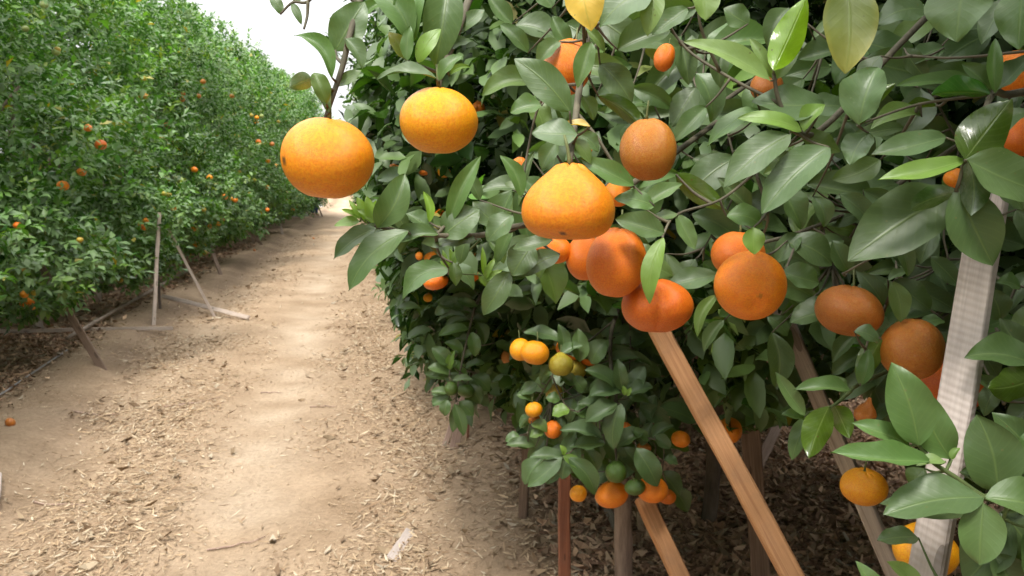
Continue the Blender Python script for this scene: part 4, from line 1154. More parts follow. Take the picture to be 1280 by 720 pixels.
BELL = [(0, 0.02), (0.012, 0.2), (0.03, 0.30), (0.12, 0.45), (0.23, 0.655), (0.33, 0.82), (0.47, 0.955), (0.6, 1.0), (0.73, 0.975), (0.86, 0.86), (0.94, 0.66), (0.98, 0.40), (1, 0.0)]


def hero_fruit(u, v, w, h, d, colr, label, axis=(0, 1, 0.1), neck=0.0, neckw=0.45, furrow=0.05, navel=0.05, spots=(), crease=0.0, seed=None, spin=0.0, lump=0.045, group=None, obl=None, profile=None):
    seed = seed if seed is not None else int(u * 7 + v)
    o_ = obl if obl is not None else min(1.05, h / w)
    rot = np.array(Vector(camdir(*axis)).to_track_quat('Z', 'Y').to_matrix())
    spots = [(rot.T @ camdir(*q[:3]), q[3], q[4]) for q in spots]
    me = fruit_mesh(72, 48, neck, neckw, furrow, max(0.6, o_ - neck * 0.5), navel, lump, seed, spots, crease, 0.07, profile)
    rad = w / 2 / F * d
    z = np.array([vv.co.z for vv in me.vertices][:72]).mean()
    FRUIT_POS.append(P(u, v, d))
    # mesh is centred on its middle height
    zz = [vv.co.z for vv in me.vertices]
    if obl is None:
        k = 2 * h / w / (max(zz) - min(zz))
        for vv in me.vertices: vv.co.z *= k
        z *= k
    dz = -(max(vv.co.z for vv in me.vertices) + min(vv.co.z for vv in me.vertices)) / 2
    for vv in me.vertices: vv.co.z += dz
    return fruit_obj(me, P(u, v, d), rad, camdir(*axis), colr, label, group, spin, 1.0, True, z + dz - 0.03)


hero_fruit(408, 198, 116, 98, 0.87, 'amber', 'large glossy yellow orange mandarin hanging leftmost against the lane, dark scar on its left side', (0.10, 1, 0.12), furrow=0.03, spots=((-0.80, -0.13, 0.58, 0.10, 0.95),), lump=0.035, seed=5)
hero_fruit(547, 151, 97, 80, 0.97, 'yellow', 'golden yellow flattened mandarin hanging second from left under the dark branch', (0.03, 1, 0.12), furrow=0.06, lump=0.03, seed=8)
hero_fruit(711, 252, 118, 94, 0.85, 'orange', 'big bell shaped mandarin with a furrowed neck and brown spot near its base', (0.02, 1, 0.02), profile=BELL, furrow=0.09, spots=((-0.15, -0.72, 0.68, 0.085, 0.95),), lump=0.02, seed=12)
hero_fruit(811, 187, 71, 76, 0.98, 'brown', 'dull red orange mandarin under the dark leaves above the fruit cluster', (-0.1, 1, 0.2), seed=3)
hero_fruit(710, 84, 62, 84, 1.02, 'deep', 'elongated orange mandarin half hidden by leaves beneath the yellow leaf', (0.3, 1, -0.1), seed=4, obl=1.15)
hero_fruit(770, 328, 76, 86, 0.93, 'deep', 'tall orange mandarin tucked under the big bell shaped one', (0.15, 1, 0.1), seed=6, crease=0.06)
hero_fruit(731, 322, 46, 56, 1.06, 'deep', 'orange mandarin mostly hidden to the left behind the tall one', (0, 1, 0.1), seed=16)
hero_fruit(819, 382, 91, 66, 0.96, 'red', 'flattened red orange mandarin with a crease, lowest of the central cluster above the orange stake', (0.05, 1, -0.1), crease=0.10, seed=9)
hero_fruit(938, 357, 89, 82, 1.06, 'orange', 'round bright orange mandarin whose dimpled navel faces the viewer', (0.10, 0.62, -0.78), navel=0.10, spots=((0.02, -0.30, 0.95, 0.10, 0.5),), lump=0.015, seed=22, obl=0.93)
hero_fruit(922, 318, 68, 56, 1.16, 'deep', 'orange mandarin peeping out behind the round one with the navel', (0.1, 1, 0.1), seed=23)
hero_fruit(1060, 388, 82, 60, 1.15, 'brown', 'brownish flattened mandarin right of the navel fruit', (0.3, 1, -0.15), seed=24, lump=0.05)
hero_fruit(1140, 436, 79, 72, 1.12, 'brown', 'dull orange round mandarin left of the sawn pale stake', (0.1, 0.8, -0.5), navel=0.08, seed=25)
hero_fruit(1188, 482, 78, 68, 1.19, 'red', 'deep orange mandarin partly behind the sawn pale stake', (0.1, 1, 0.1), seed=26)
hero_fruit(1083, 513, 28, 34, 1.16, 'brown', 'small necked mandarin with a pointed neck hanging beside the curled leaves', (0.25, 1, 0.1), profile=[(0, 0.02), (0.02, 0.14), (0.12, 0.2), (0.25, 0.34), (0.4, 0.72), (0.6, 1), (0.8, 0.9), (0.95, 0.5), (1, 0)], furrow=0.05, seed=27)
hero_fruit(1079, 608, 56, 44, 1.25, 'gold', 'small orange mandarin hanging in front of the pale slanting stake', (0.0, 1, 0.2), seed=28)
hero_fruit(1156, 686, 76, 66, 1.06, 'gold', 'orange mandarin low behind the foot of the sawn stake', (0.1, 1, 0.1), neck=0.08, seed=29)
hero_fruit(692, 312, 46, 34, 1.06, 'deep', 'orange mandarin in shade under the left edge of the bell shaped one', (0, 1, 0.2), seed=30)
hero_fruit(772, 242, 34, 32, 1.02, 'orange', 'orange mandarin hidden behind the leaf right of the bell shaped one', (0, 1, 0.2), seed=33)
hero_fruit(1272, 92, 60, 56, 1.06, 'orange', 'pale orange mandarin behind dusty leaves in the top right corner', (0, 1, 0.2), seed=34)
hero_fruit(1278, 170, 46, 50, 1.05, 'deep', 'orange mandarin at the right edge beneath the top corner fruit', (0, 1, 0.2), seed=35)
hero_fruit(1194, 222, 26, 24, 0.99, 'orange', 'small orange mandarin wedged between leaf stalks at upper right', (0.4, 1, 0.2), neck=0.3, seed=36)
hero_fruit(831, 72, 26, 34, 1.2, 'deep', 'orange mandarin glimpsed between dark leaves at the top', (0.3, 1, 0.1), seed=37)
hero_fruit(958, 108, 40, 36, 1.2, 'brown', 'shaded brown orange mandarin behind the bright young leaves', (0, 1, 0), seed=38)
hero_fruit(731, 180, 22, 30, 1.05, 'orange', 'small orange mandarin just above the neck of the bell shaped one', (0, 1, 0), seed=39)

# the loaded low branch of the second tree, and others on that tree
LOWB = [(651, 437, 28, 30, 2.02, 'gold', 'golden mandarin leftmost of the pair on the low branch', 0), (669, 441, 36, 32, 1.98, 'gold', 'creased golden mandarin, right one of the pair on the low branch', 0),
        (716, 437, 44, 30, 2.1, 'deep', 'orange mandarin under the pale curled leaf', 2), (737, 445, 26, 26, 2.08, 'deep', 'small orange mandarin beside the pale curled leaf', 2),
        (701, 456, 32, 30, 1.99, 'turn', 'greenish yellow striped mandarin below the golden pair', 1), (720, 462, 26, 26, 2.08, 'turn', 'greenish mandarin tucked behind the striped one', 2),
        (693, 491, 22, 24, 2.06, 'turn', 'pale greenish mandarin in the middle of the low branch', 2), (667, 512, 22, 20, 2.02, 'gold', 'small round mandarin at the left tip of the low branch', 0),
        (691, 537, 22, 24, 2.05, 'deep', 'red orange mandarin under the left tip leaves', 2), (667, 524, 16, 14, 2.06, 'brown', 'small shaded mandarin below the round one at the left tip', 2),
        (723, 617, 22, 22, 2.0, 'gold', 'small orange mandarin beside the top of the red brown post', 0), (765, 618, 42, 34, 2.06, 'orange', 'orange mandarin above the bark covered post', 2),
        (815, 612, 40, 34, 1.99, 'orange', 'orange mandarin beneath the two green fruits', 0), (834, 621, 22, 20, 2.12, 'deep', 'small orange mandarin behind the rightmost low fruit', 2),
        (770, 590, 27, 30, 1.98, 'green', 'green unripe mandarin, upper of the two on the low branch', 2), (794, 609, 26, 20, 1.96, 'green', 'green unripe mandarin, lower of the two on the low branch', 0),
        (851, 549, 24, 22, 2.06, 'orange', 'orange mandarin under a drooping leaf right of the low branch', 0), (782, 536, 16, 22, 2.05, 'deep', 'orange mandarin just visible between the rosette leaves', 2),
        (805, 560, 18, 16, 2.08, 'brown', 'shaded orange mandarin behind the low right leaves', 2), (912, 538, 32, 34, 2.15, 'orange', 'orange mandarin hanging alone left of the weathered post', 0),
        (564, 486, 17, 22, 2.47, 'green', 'green unripe mandarin on the hanging branch by the lane', 2), (582, 488, 24, 18, 2.56, 'green', 'dark green mandarin behind the first green one by the lane', 0),
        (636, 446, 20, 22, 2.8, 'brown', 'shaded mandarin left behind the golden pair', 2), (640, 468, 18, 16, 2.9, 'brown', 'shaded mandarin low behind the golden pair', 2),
        (598, 136, 18, 20, 2.3, 'orange', 'small orange mandarin just right of the golden yellow fruit', 1),
        (555, 215, 16, 15, 3.4, 'gold', 'tiny golden mandarin below the golden yellow fruit', 0), (492, 213, 17, 17, 3.6, 'orange', 'tiny orange mandarin right of the leftmost big fruit', 2), (531, 216, 14, 8, 3.6, 'deep', 'tiny shaded orange mandarin between the two left fruits', 2),
        (550, 273, 20, 26, 2.3, 'deep', 'small orange mandarin behind the lime leaf of the left branch', 1), (541, 324, 22, 20, 2.4, 'orange', 'orange mandarin under the left branch, upper one', 2), (545, 352, 32, 22, 2.2, 'deep', 'orange mandarin under the left branch, lower one', 2), (588, 346, 24, 14, 2.3, 'deep', 'orange mandarin behind the grey leaf under the left branch', 0),
        (524, 320, 10, 12, 3.6, 'orange', 'tiny orange mandarin left of the upper one under the branch', 2), (650, 206, 22, 20, 1.5, 'deep', 'orange mandarin peeping out left of the bell shaped one', 2),
        (535, 372, 12, 12, 4.6, 'gold', 'topmost golden mandarin of the far cluster at the lane edge', 0), (527, 386, 14, 13, 4.6, 'red', 'largest red orange mandarin of the far cluster at the lane edge', 0), (532, 394, 10, 10, 4.6, 'red', 'small red orange mandarin under the largest in the far cluster', 2), (533, 410, 11, 13, 4.6, 'red', 'lowest red mandarin hanging under the far cluster', 2), (543, 386, 9, 10, 4.7, 'deep', 'rightmost mandarin of the far cluster, half hidden', 2)]
def march(u, v, reg, back=0.0):
    """first point of the ray that meets a crown of the row"""
    dv = P(u, v, 1.0) - CAM
    t = 2.5
    while t < 60:
        p = CAM + dv * t
        for cr, x, y, rz, s, o in reg:
            q = p - np.array([x, y, o.location.z])
            if abs(q[0]) > 3 or abs(q[1]) > 3: continue
            z = q[2] / s[1]
            if z < cr.z0 or z > cr.z1: continue
            th = math.atan2(q[1], q[0]) - rz
            if math.hypot(q[0], q[1]) < cr.radius(th, z) * s[0] * 1.03: return p, t
        t += 0.03
    return None, None


for u, v, w, h, d, c, lab, mi in LOWB:
    if d >= 3.0:                       # on the outer leaves of whichever tree stands there
        q, t_ = march(u, v, RIGHT + NEAR)
        d = d if q is None else t_ - 0.24
    FRUIT_POS.append(P(u, v, d))
    fruit_obj(MIDF[mi], P(u, v, d), w / 2 / F * d, camdir(random.uniform(-0.3, 0.3), 1, random.uniform(-0.3, 0.3)), c, lab, 'mandarins on the second right hand tree' if d > 1.9 else None, random.uniform(0, 6.28), min(1.2, h / w / 0.9))


LF = [(227, 124, 'orange', 13), (208, 157, 'deep', 11), (110, 160, 'deep', 12), (126, 181, 'red', 17), (102, 215, 'orange', 13), (79, 232, 'orange', 18), (22, 282, 'deep', 12), (182, 120, 'gold', 9), (243, 212, 'orange', 13), (262, 222, 'gold', 9),
      (228, 117, 'red', 10), (314, 144, 'turn', 8), (321, 147, 'gold', 8), (327, 145, 'pale', 8), (320, 153, 'orange', 7), (323, 177, 'deep', 10), (335, 201, 'gold', 7), (345, 207, 'gold', 8), (334, 234, 'gold', 7), (312, 242, 'turn', 6), (217, 260, 'gold', 9), (219, 222, 'pale', 8),
      (224, 225, 'pale', 7), (205, 242, 'turn', 8), (211, 243, 'turn', 8), (281, 246, 'orange', 9), (294, 250, 'orange', 9), (290, 248, 'gold', 7), (243, 285, 'deep', 9), (262, 283, 'orange', 7), (273, 280, 'gold', 7), (277, 275, 'orange', 8), (182, 276, 'orange', 9), (176, 280, 'gold', 8),
      (180, 285, 'orange', 8), (245, 305, 'gold', 9), (248, 322, 'gold', 10), (236, 322, 'turn', 9), (256, 316, 'turn', 8), (70, 65, 'pale', 12), (72, 62, 'turn', 9), (55, 6, 'pale', 12), (32, 36, 'pale', 10), (180, 98, 'turn', 8), (248, 120, 'brown', 8), (254, 102, 'brown', 8), (290, 120, 'brown', 7),
      (26, 335, 'turn', 12), (43, 352, 'green', 11), (30, 368, 'gold', 12), (38, 376, 'orange', 13), (30, 379, 'orange', 11), (40, 384, 'gold', 9), (43, 366, 'turn', 9), (334, 262, 'deep', 6), (352, 266, 'orange', 6), (366, 262, 'orange', 6), (357, 250, 'gold', 5), (318, 225, 'turn', 6),
      (255, 262, 'turn', 7), (300, 215, 'turn', 6), (340, 180, 'brown', 7), (362, 212, 'orange', 5), (372, 232, 'gold', 5), (150, 350, 'turn', 9), (120, 330, 'green', 9), (100, 300, 'turn', 8), (348, 152, 'turn', 5), (370, 180, 'orange', 5)]
GLF = 'small mandarins scattered over the left row of trees'
SPECIAL = {(79, 232): 'largest orange mandarin on the face of the left row', (22, 282): 'orange mandarin near the photo edge low in the left row', (126, 181): 'dull red mandarin in the upper left part of the left row', (227, 124): 'bright orange mandarin highest in the middle of the left row',
           (102, 215): 'orange mandarin just above the largest one on the left row', (243, 212): 'bright orange mandarin in the left row above the pale tripod', (208, 157): 'dull red mandarin in the middle of the left row',
           (262, 222): 'small golden mandarin beside the bright orange one above the tripod', (38, 376): 'orange mandarin in the low cluster at the bottom left of the row', (110, 160): 'dull orange mandarin above the red one in the left row'}
for u, v, c, w in LF:
    p, t = march(u, v, LEFT)
    if p is None: continue
    r = max(0.024, min(0.045, 0.88 * w / 2 / F * t))
    p = p + nrm(p - CAM) * 0.03
    lab = SPECIAL.get((u, v), {'green': 'small dark green mandarin among the leaves of the left row', 'pale': 'small pale green mandarin among the leaves of the left row', 'turn': 'small greenish yellow mandarin among the leaves of the left row',
                               'brown': 'small brownish mandarin among the leaves of the left row', 'gold': 'small golden mandarin among the leaves of the left row', 'red': 'small red mandarin among the leaves of the left row'}.get(c, 'small orange mandarin among the leaves of the left row'))
    fruit_obj(LOWF[random.randrange(3)], p, r, (random.uniform(-.3, .3), random.uniform(-.3, .3), 1), c, lab, GLF, random.uniform(0, 6.28))

for u, v, lab in ((205, 331, 'fallen orange mandarin on the soil behind the tripod'), (318, 314, 'fallen pale orange mandarin at the left edge of the lane'), (13, 532, 'fallen orange mandarin in the litter at the left edge'), (392, 299, 'tiny fallen mandarin on the far part of the lane')):
    g, t = on_ground(u, v)
    fruit_obj(LOWF[0], g + np.array([0, 0, 0.016]), 0.03, (0.5, 0.3, 0.8), 'brown', lab, None, 1.0)


# ------------------------------------------------------------------ stakes, planks, hoses
def stick(a, b, w, t, mat, name, label, cat='stake', group=None, seed=0, round_=False, bend=0.0, taper=1.0):
    """a sawn batten from a to b, grain along local Z"""
    a, b = np.asarray(a, float), np.asarray(b, float)
    L = np.linalg.norm(b - a)
    rng = np.random.default_rng(seed + int(L * 1000))
    bag = Bag()
    n = 14
    zs = np.linspace(0, L, n)
    cx = np.cumsum(rng.normal(0, 0.0009, n)) + bend * np.sin(zs / L * math.pi); cy = np.cumsum(rng.normal(0, 0.0009, n))
    if round_:
        pts = np.stack([cx * 3, cy * 3, zs], 1)
        bag.tube(pts, np.linspace(w / 2, w / 2 * taper, n) * rng.uniform(0.93, 1.07, n), 16, rough=0.07)
    else:
        ch = min(w, t) * 0.10
        sec = np.array([(-w / 2 + ch, -t / 2), (w / 2 - ch, -t / 2), (w / 2, -t / 2 + ch), (w / 2, t / 2 - ch), (w / 2 - ch, t / 2), (-w / 2 + ch, t / 2), (-w / 2, t / 2 - ch), (-w / 2, -t / 2 + ch)])
        V, Q = [], []
        for i in range(n):
            s = (1 + (taper - 1) * i / (n - 1)) * (1 + rng.normal(0, 0.012))
            tw = 0.03 * i / n
            c_, s_ = math.cos(tw), math.sin(tw)
            for x, y in sec: V.append((cx[i] + s * (x * c_ - y * s_) + rng.normal(0, 0.0004), cy[i] + s * (x * s_ + y * c_) + rng.normal(0, 0.0004), zs[i]))
        for i in range(n - 1):
            for j in range(8): Q.append((i * 8 + j, i * 8 + (j + 1) % 8, (i + 1) * 8 + (j + 1) % 8, (i + 1) * 8 + j))
        for b0, fl in ((0, True), ((n - 1) * 8, False)):
            for q in ((0, 1, 2, 3), (0, 3, 4, 7), (4, 5, 6, 7)):
                qq = tuple(b0 + k for k in q)
                Q.append(qq[::-1] if fl else qq)
        bag.add(V, Q)
    o = link(name, bag.mesh(name, mat, round_))
    zax = (b - a) / L
    view = CAM - (a + b) / 2
    y = nrm(view - zax * (view @ zax)); rot = rng.uniform(-0.35, 0.35)
    x = np.cross(y, zax)
    x2 = x * math.cos(rot) + y * math.sin(rot); y2 = np.cross(zax, x2)
    mm = Matrix.Identity(4)
    for i in range(3): mm[i][0], mm[i][1], mm[i][2], mm[i][3] = x2[i], y2[i], zax[i], a[i]
    o.matrix_world = mm
    return tag(o, label, cat, group)


def foot(a, b):
    """carry the line a->b on down to just under the ground"""
    a, b = np.asarray(a), np.asarray(b)
    k = 1.0
    while k < 8:
        p = a + (b - a) * k
        if p[2] < float(height(p[0], p[1])) - 0.05: return p
        k += 0.01
    return p


def prop(u1, v1, d1, u2, v2, d2, w, t, mat, label, down=True, extra=0.0, **k):
    a, b = P(u1, v1, d1), P(u2, v2, d2)
    f = foot(a, b) if down else b
    if extra: a = a + (a - b) / np.linalg.norm(a - b) * extra
    return stick(f, a, w, t, mat, 'wooden_stake', label, **k)


def gprop(uf, vf, ut, vt, dd, w, t, mat, label, extra=0.0, **k):
    """foot at a ground pixel, top at a pixel whose depth is the foot's plus dd"""
    g, dep = on_ground(uf, vf)
    a = P(ut, vt, dep + dd)
    if extra: a = a + (a - g) / np.linalg.norm(a - g) * extra
    return stick(g - (a - g) / np.linalg.norm(a - g) * 0.05, a, w, t, mat, 'wooden_stake', label, **k)


prop(820, 405, 1.6, 990, 722, 1.44, 0.036, 0.03, W_ORANGE, 'long orange brown wooden stake slanting below the central fruit cluster', extra=0.06, seed=1)
prop(1243, 225, 1.02, 1155, 722, 0.97, 0.037, 0.024, W_SAWN, 'pale rough sawn stake standing in front at right between large leaves', extra=0.0, seed=2)
prop(985, 410, 1.95, 1112, 708, 1.85, 0.036, 0.03, W_PALE, 'pale greyish stake slanting behind the small right hand fruit', extra=0.1, seed=3)
prop(705, 590, 2.4, 705, 724, 2.4, 0.033, 0.033, W_RED, 'short red brown square post under the low fruit branch', extra=0.02, seed=4)
prop(806, 622, 2.1, 853, 726, 2.0, 0.042, 0.03, W_ORANGE, 'orange brown slanting stake under the rightmost low fruit', extra=0.0, seed=5)
prop(782, 620, 2.75, 782, 726, 2.75, 0.056, 0.05, BARK_POST, 'rough round bark covered post below the green fruits', extra=0.3, seed=6, round_=True)
prop(938, 545, 2.6, 952, 724, 2.6, 0.058, 0.035, W_BROWN, 'weathered grey brown upright post between the two slanting stakes', extra=0.02, seed=7)
gprop(654, 648, 662, 540, 0.0, 0.036, 0.03, W_BROWN, 'thin grey brown stake left of the low fruit branch', extra=0.35, seed=8)
gprop(567, 561, 607, 385, 0.1, 0.052, 0.02, W_PINK, 'wide pale stake behind the hanging branch with the green fruit', extra=0.1, seed=9)
gprop(556, 557, 586, 470, 0.1, 0.03, 0.02, W_PINK, 'narrow pale stake leaning beside the wider pale one', extra=0.4, seed=10)
gprop(584, 548, 588, 460, 0.2, 0.012, 0.012, W_RED, 'thin dark red rod behind the two pale stakes', extra=0.2, seed=11)
gprop(945, 588, 973, 528, 0.3, 0.05, 0.02, W_PINK, 'short pale stake far back under the right hand trees', extra=0.3, seed=12)
gprop(913, 604, 880, 572, 0.9, 0.06, 0.02, W_GREY, 'grey plank lying in the shade behind the orange stake', seed=14)
# left row
gprop(192, 407, 199, 266, 0.25, 0.036, 0.02, W_PALE, 'pale upright stake of the tripod in front of the left row', extra=0.0, seed=15)
gprop(268, 396, 200, 268, -0.1, 0.03, 0.02, W_PALE, 'pale slanting stake of the tripod, leaning left to its top', extra=0.05, seed=16)
gprop(200, 386, 197, 335, 0.3, 0.028, 0.02, W_DARK, 'thin dark stick behind the upright of the tripod', extra=0.4, seed=17)
gprop(127, 460, 66, 358, 0.15, 0.055, 0.03, W_BROWN, 'lone brown stake leaning into the nearest left trees', extra=0.3, seed=18)
for uf, vf, ut, vt, w, lab in ((50, 413, 42, 378, 0.07, 'stubby grey stake low at the left photo edge'), (125, 380, 110, 355, 0.045, 'dark short stake leaning behind the lone brown one'), (105, 390, 99, 366, 0.045, 'dark upright stake left of the leaning short one'),
                              (124, 378, 126, 345, 0.05, 'pale short upright stake under the left trees'), (155, 362, 146, 336, 0.07, 'broad brown stake under the left trees behind the tripod'), (176, 356, 170, 334, 0.05, 'short brown stake close left of the tripod'),
                              (353, 293, 348, 268, 0.06, 'thin stake far down the left row at the lane edge'), (327, 306, 315, 291, 0.06, 'brown slanted stake far down the left row'), (318, 304, 312, 290, 0.05, 'slim brown stake beside the slanted far one'), (276, 343, 270, 327, 0.05, 'short brown stake right of the tripod under leaves')):
    gprop(uf, vf, ut, vt, 0.1, w, 0.03, W_BROWN if 'brown' in lab else (W_DARK if 'dark' in lab else W_GREY), lab, extra=0.25, seed=int(uf))


def lying(u1, v1, u2, v2, w, t, mat, name, label, cat, lift=0.015, **k):
    a, _ = on_ground(u1, v1); b, _ = on_ground(u2, v2)
    up = np.array([0, 0, t / 2 + lift])
    m_ = (a + b) / 2
    sag = max(0, float(height(m_[0], m_[1])) - m_[2])
    return stick(a + up + [0, 0, sag], b + up + [0, 0, sag], w, t, mat, name, label, cat, **k)


lying(-40, 426, 217, 421, 0.035, 0.018, W_PALE, 'plank', 'long grey plank lying on the ground at the left edge', 'plank', 0.03, seed=21)
lying(203, 374, 312, 401, 0.045, 0.018, W_PALE, 'plank', 'pale plank lying on the ground across the foot of the tripod', 'plank', 0.03, seed=22)
lying(85, 434, 232, 344, 0.035, 0.035, W_GREY, 'pole', 'thin grey pole lying slantwise under the left trees', 'pole', 0.05, seed=23, round_=True)
lying(490, 703, 513, 667, 0.045, 0.008, W_SAWN, 'wood_offcut', 'small pale wood offcut lying at the bottom of the lane', 'wood scrap', 0.004, seed=24)
lying(744, 618, 776, 685, 0.03, 0.02, W_GREY, 'stick', 'grey stick lying in the litter behind the bark post', 'stick', 0.02, seed=25)
lying(-9, 640, -4, 600, 0.05, 0.02, W_SAWN, 'wood_offcut', 'pale wood offcut cut by the left photo edge', 'wood scrap', 0.004, seed=26)

hp = [on_ground(u, v)[0] + [0, 0, 0.02] for u, v in ((-60, 530), (2, 496), (35, 474), (72, 449), (84, 441))]
b = Bag(); b.tube(spline(hp, 6), 0.007, 8)
tag(link('irrigation_hose', b.mesh('irrigation_hose', HOSE)), 'grey irrigation hose lying along the left tree row', 'hose')

TW = [(225, 507, 'curved pale twig in the left part of the lane'), (75, 632, 'thin twig at the lower left of the lane'), (295, 684, 'straight thin twig near the bottom of the lane'), (250, 503, 'forked twig lying on the left wheel track'), (405, 510, 'thin straight twig in the middle of the lane'), (340, 492, 'short twig on the worn strip'),
      (120, 520, 'slender twig on the left bank'), (360, 350, 'small dark twig far up the lane'), (115, 425, 'bent twig beside the lone brown stake')]
for i, (u, v, lab) in enumerate(TW):
    g, _ = on_ground(u, v)
    a = random.uniform(-0.5, 0.5); Lt = random.uniform(0.14, 0.3)
    pts = []
    for k in np.linspace(-0.5, 0.5, 6):
        x, y = g[0] + Lt * k * math.cos(a) + random.gauss(0, 0.008), g[1] + Lt * k * math.sin(a) + random.gauss(0, 0.012)
        pts.append((x, y, float(height(x, y)) + 0.008))
    b = Bag(); b.tube(spline(pts, 3), np.linspace(0.0045, 0.002, len(spline(pts, 3))), 6)
    tag(link('twig', b.mesh('twig', W_PINK)), lab, 'twig')


# ------------------------------------------------------------------ far end: person, sack, sheet
def skin_obj(name, verts, edges, radii, mat, parent=None, sub=2):
    me = bpy.data.meshes.new(name)
    me.from_pydata(verts, edges, [])
    o = link(name, me, parent)
    sk = o.modifiers.new('skin', 'SKIN')
    for i, r in enumerate(radii):
        me.skin_vertices[0].data[i].radius = (r, r) if np.isscalar(r) else r
    me.skin_vertices[0].data[0].use_root = True
    o.modifiers.new('sub', 'SUBSURF').levels = sub
    o.modifiers['sub'].render_levels = sub
    me.materials.append(mat)
    for p in me.polygons: p.use_smooth = True
    sk.use_smooth_shade = True
    return o


SKIN = plain('skin', (0.40, 0.22, 0.14), 0.6, 0.1)
DENIM = plain('blue_denim', (0.035, 0.055, 0.20), 0.85, 0.3, 30)
SHIRT = plain('pale_shirt', (0.45, 0.47, 0.5), 0.85, 0.15, 20)
STRAW = plain('straw_hat', (0.55, 0.42, 0.22), 0.8, 0.2, 60)
TEAL = plain('teal_cloth', (0.07, 0.17, 0.22), 0.9, 0.25, 14)
HAIR = plain('dark_hair', (0.02, 0.015, 0.012), 0.6, 0.2)


def person(u, v):
    g, t = on_ground(u, v)
    JV = [(0, 0, 0.95), (0, 0, 1.15), (0, 0, 1.38), (0, 0, 1.50), (0, -0.02, 1.62), (0, -0.02, 1.70),          # pelvis..head
          (0.10, 0, 0.88), (0.11, -0.02, 0.50), (0.12, 0.02, 0.09), (0.13, -0.13, 0.04),
          (-0.10, 0, 0.88), (-0.12, 0.03, 0.50), (-0.14, 0.08, 0.09), (-0.15, -0.07, 0.04),
          (0.19, 0, 1.40), (0.25, 0.02, 1.12), (0.24, -0.14, 0.90), (0.23, -0.22, 0.83),
          (-0.19, 0, 1.40), (-0.25, 0.02, 1.12), (-0.25, -0.08, 0.88), (-0.24, -0.12, 0.80)]
    E = [(0, 1), (1, 2), (2, 3), (3, 4), (4, 5), (0, 6), (6, 7), (7, 8), (8, 9), (0, 10), (10, 11), (11, 12), (12, 13), (2, 14), (14, 15), (15, 16), (16, 17), (2, 18), (18, 19), (19, 20), (20, 21)]
    RD = [0.14, 0.13, 0.15, 0.055, 0.095, 0.085, 0.085, 0.06, 0.042, 0.04, 0.085, 0.06, 0.042, 0.04, 0.06, 0.042, 0.032, 0.035, 0.06, 0.042, 0.032, 0.035]
    for base, ix in ((17, 1), (21, -1)):
        bx, by, bz = JV[base]
        for k in range(5):
            JV.append((bx + (k - 2) * 0.016, by - 0.03, bz - 0.07 + 0.008 * abs(k - 2))); RD.append(0.009); E.append((base, len(JV) - 1))
    o = skin_obj('person', JV, E, RD, SKIN)
    o.location = g; o.rotation_euler = (0, 0, 2.4)
    tag(o, 'person in dark blue trousers standing at the far end of the lane', 'person')
    skin_obj('trousers', [(0, 0, 1.0), (0.10, 0, 0.87), (0.11, -0.02, 0.5), (0.12, 0.02, 0.10), (-0.10, 0, 0.87), (-0.12, 0.03, 0.5), (-0.14, 0.08, 0.10)], [(0, 1), (1, 2), (2, 3), (0, 4), (4, 5), (5, 6)], [0.165, 0.112, 0.085, 0.075, 0.112, 0.085, 0.075], DENIM, o)
    skin_obj('shirt', [(0, 0, 1.02), (0, 0, 1.2), (0, 0, 1.40), (0.20, 0, 1.40), (0.255, 0.02, 1.12), (-0.20, 0, 1.40), (-0.255, 0.02, 1.12)], [(0, 1), (1, 2), (2, 3), (3, 4), (2, 5), (5, 6)], [0.16, 0.155, 0.17, 0.085, 0.065, 0.085, 0.065], SHIRT, o)
    b = Bag(); b.tube([(0, -0.02, 1.73), (0, -0.02, 1.74), (0, -0.02, 1.76), (0, -0.02, 1.85), (0, -0.02, 1.87)], [0.18, 0.185, 0.10, 0.09, 0.03], 16)
    link('hat', b.mesh('hat', STRAW), o)
    skin_obj('hair', [(0, 0.05, 1.60), (0, 0.04, 1.70)], [(0, 1)], [0.075, 0.085], HAIR, o)
    return g, t


gp, tp = person(394, 270)


def cloth_heap(name, pos, sx, sy, sz, mat, label, cat, seed):
    r = np.random.default_rng(seed)
    nu, nv = 28, 12
    V, Q = [], []
    for i in range(nv + 1):
        ph = math.pi / 2 * i / nv
        for j in range(nu):
            th = 6.283 * j / nu
            k = 1 + 0.16 * math.sin(3 * th + seed) + 0.10 * math.sin(7 * th + 4 * ph + seed) + r.normal(0, 0.02)
            V.append((sx * math.cos(th) * math.cos(ph) * k, sy * math.sin(th) * math.cos(ph) * k, sz * math.sin(ph) * (1 + 0.15 * math.sin(4 * th + 2 * ph)) - 0.03))
    for i in range(nv):
        for j in range(nu): Q.append((i * nu + j, i * nu + (j + 1) % nu, (i + 1) * nu + (j + 1) % nu, (i + 1) * nu + j))
    o = link(name, np_mesh(name, np.array(V), np.array(Q), mat))
    o.location = pos
    return tag(o, label, cat)


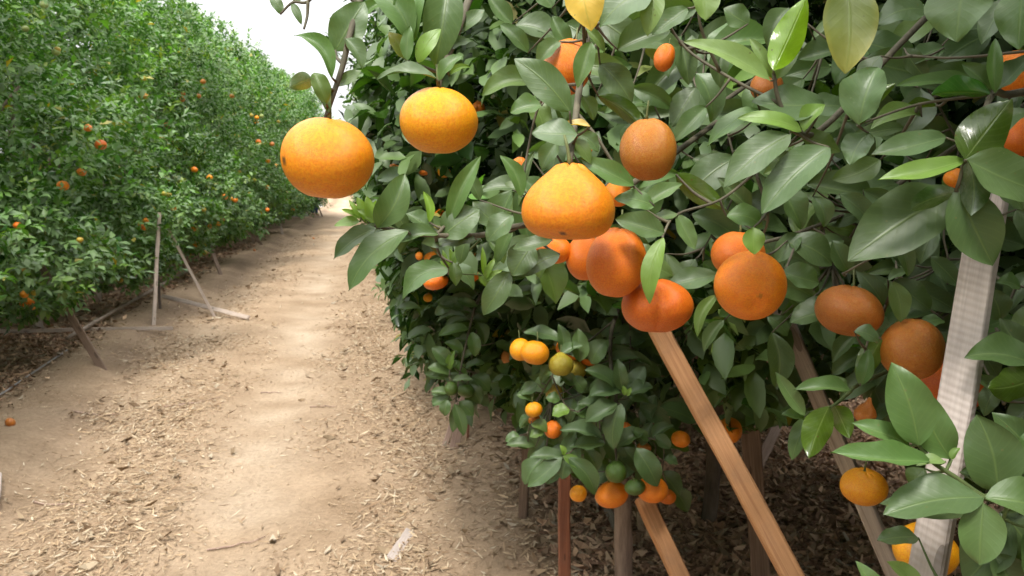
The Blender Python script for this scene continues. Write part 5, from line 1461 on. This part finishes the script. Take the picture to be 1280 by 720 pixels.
g, _ = on_ground(374, 271)
cloth_heap('sack', g, 0.30, 0.25, 0.36, plain('grey_sack', (0.30, 0.29, 0.28), 0.9), 'grey sack slumped left of the person at the far end', 'sack', 2)
g, _ = on_ground(403, 262)
cloth_heap('plastic_sheet', g + np.array([-0.6, 4.0, float(height(g[0] - 0.6, g[1] + 4)) - g[2]]), 0.42, 0.4, 0.34, plain('white_plastic', (0.8, 0.8, 0.8), 0.5, 0.08), 'white plastic sheet heaped right of the person at the far end', 'sheet', 3)
g, t = on_ground(384, 269)
stick_b = skin_obj('picking_bag', [(0, 0, 0.12), (0.01, 0, 0.45), (0.02, 0, 0.8)], [(0, 1), (1, 2)], [0.16, 0.15, 0.10], TEAL)
stick_b.location = g
tag(stick_b, 'teal picking bag standing tall beside the person', 'bag')
gprop(403, 271, 397, 256, 0.0, 0.06, 0.04, W_BROWN, 'brown stick leaning beside the person at the far end', seed=77)

# ------------------------------------------------------------------ sky and light
SUN_EL, SUN_AZ = 60, 203            # azimuth the light comes from, clockwise from +Y
w = bpy.data.worlds.new('World'); scn.world = w; w.use_nodes = True
nt = w.node_tree; nt.nodes.clear()
sky = nd(nt, 'ShaderNodeTexSky', sky_type='NISHITA', sun_disc=False)
sky.sun_elevation, sky.sun_rotation = R(SUN_EL), R(SUN_AZ)
sky.air_density, sky.dust_density, sky.ozone_density = 1.0, 4.0, 1.0
tc = nd(nt, 'ShaderNodeTexCoord')
cn = nd(nt, 'ShaderNodeTexNoise', {'Vector': tc.outputs['Generated'], 'Scale': 2.2, 'Detail': 6.0, 'Roughness': 0.55})
cf = ramp(nt, cn.outputs['Fac'], [(0.30, (0.82, 0.82, 0.82)), (0.65, (1, 1, 1))])
hs = nd(nt, 'ShaderNodeHueSaturation', {'Saturation': 0.5, 'Color': sky.outputs[0]})
cl = mixc(nt, cn.outputs['Fac'], (8.8, 8.9, 9.2), (11.5, 11.4, 11.2))
col = mixc(nt, cf, hs.outputs[0], cl)
sx = nd(nt, 'ShaderNodeSeparateXYZ', {0: tc.outputs['Generated']})
gr = mathn(nt, 'MULTIPLY_ADD', mathn(nt, 'MAXIMUM', sx.outputs[2], 0.0), 1.5); nt.nodes[-1].inputs[2].default_value = 0.5
col = mixc(nt, 1.0, col, gr, 'MULTIPLY')
bg = nd(nt, 'ShaderNodeBackground', {'Color': col, 'Strength': 0.12})
wo = nd(nt, 'ShaderNodeOutputWorld', {0: bg.outputs[0]})
sd = bpy.data.lights.new('sun', 'SUN'); so = bpy.data.objects.new('sun', sd); C.objects.link(so)
sd.energy = 2.2; sd.angle = R(13); sd.color = (1.0, 0.95, 0.87)
az, el = R(SUN_AZ), R(SUN_EL)
sv = Vector((math.sin(az) * math.cos(el), math.cos(az) * math.cos(el), math.sin(el)))
so.rotation_euler = sv.to_track_quat('Z', 'Y').to_euler()

scn.view_settings.view_transform = 'Standard'
scn.view_settings.look = 'None'
scn.view_settings.gamma = 1
scn.view_settings.exposure = 0.85
scn.view_settings.use_curve_mapping = False
scn.cycles.max_bounces = 6
scn.cycles.diffuse_bounces = 3
scn.cycles.glossy_bounces = 2
scn.cycles.transmission_bounces = 3
scn.cycles.use_denoising = True
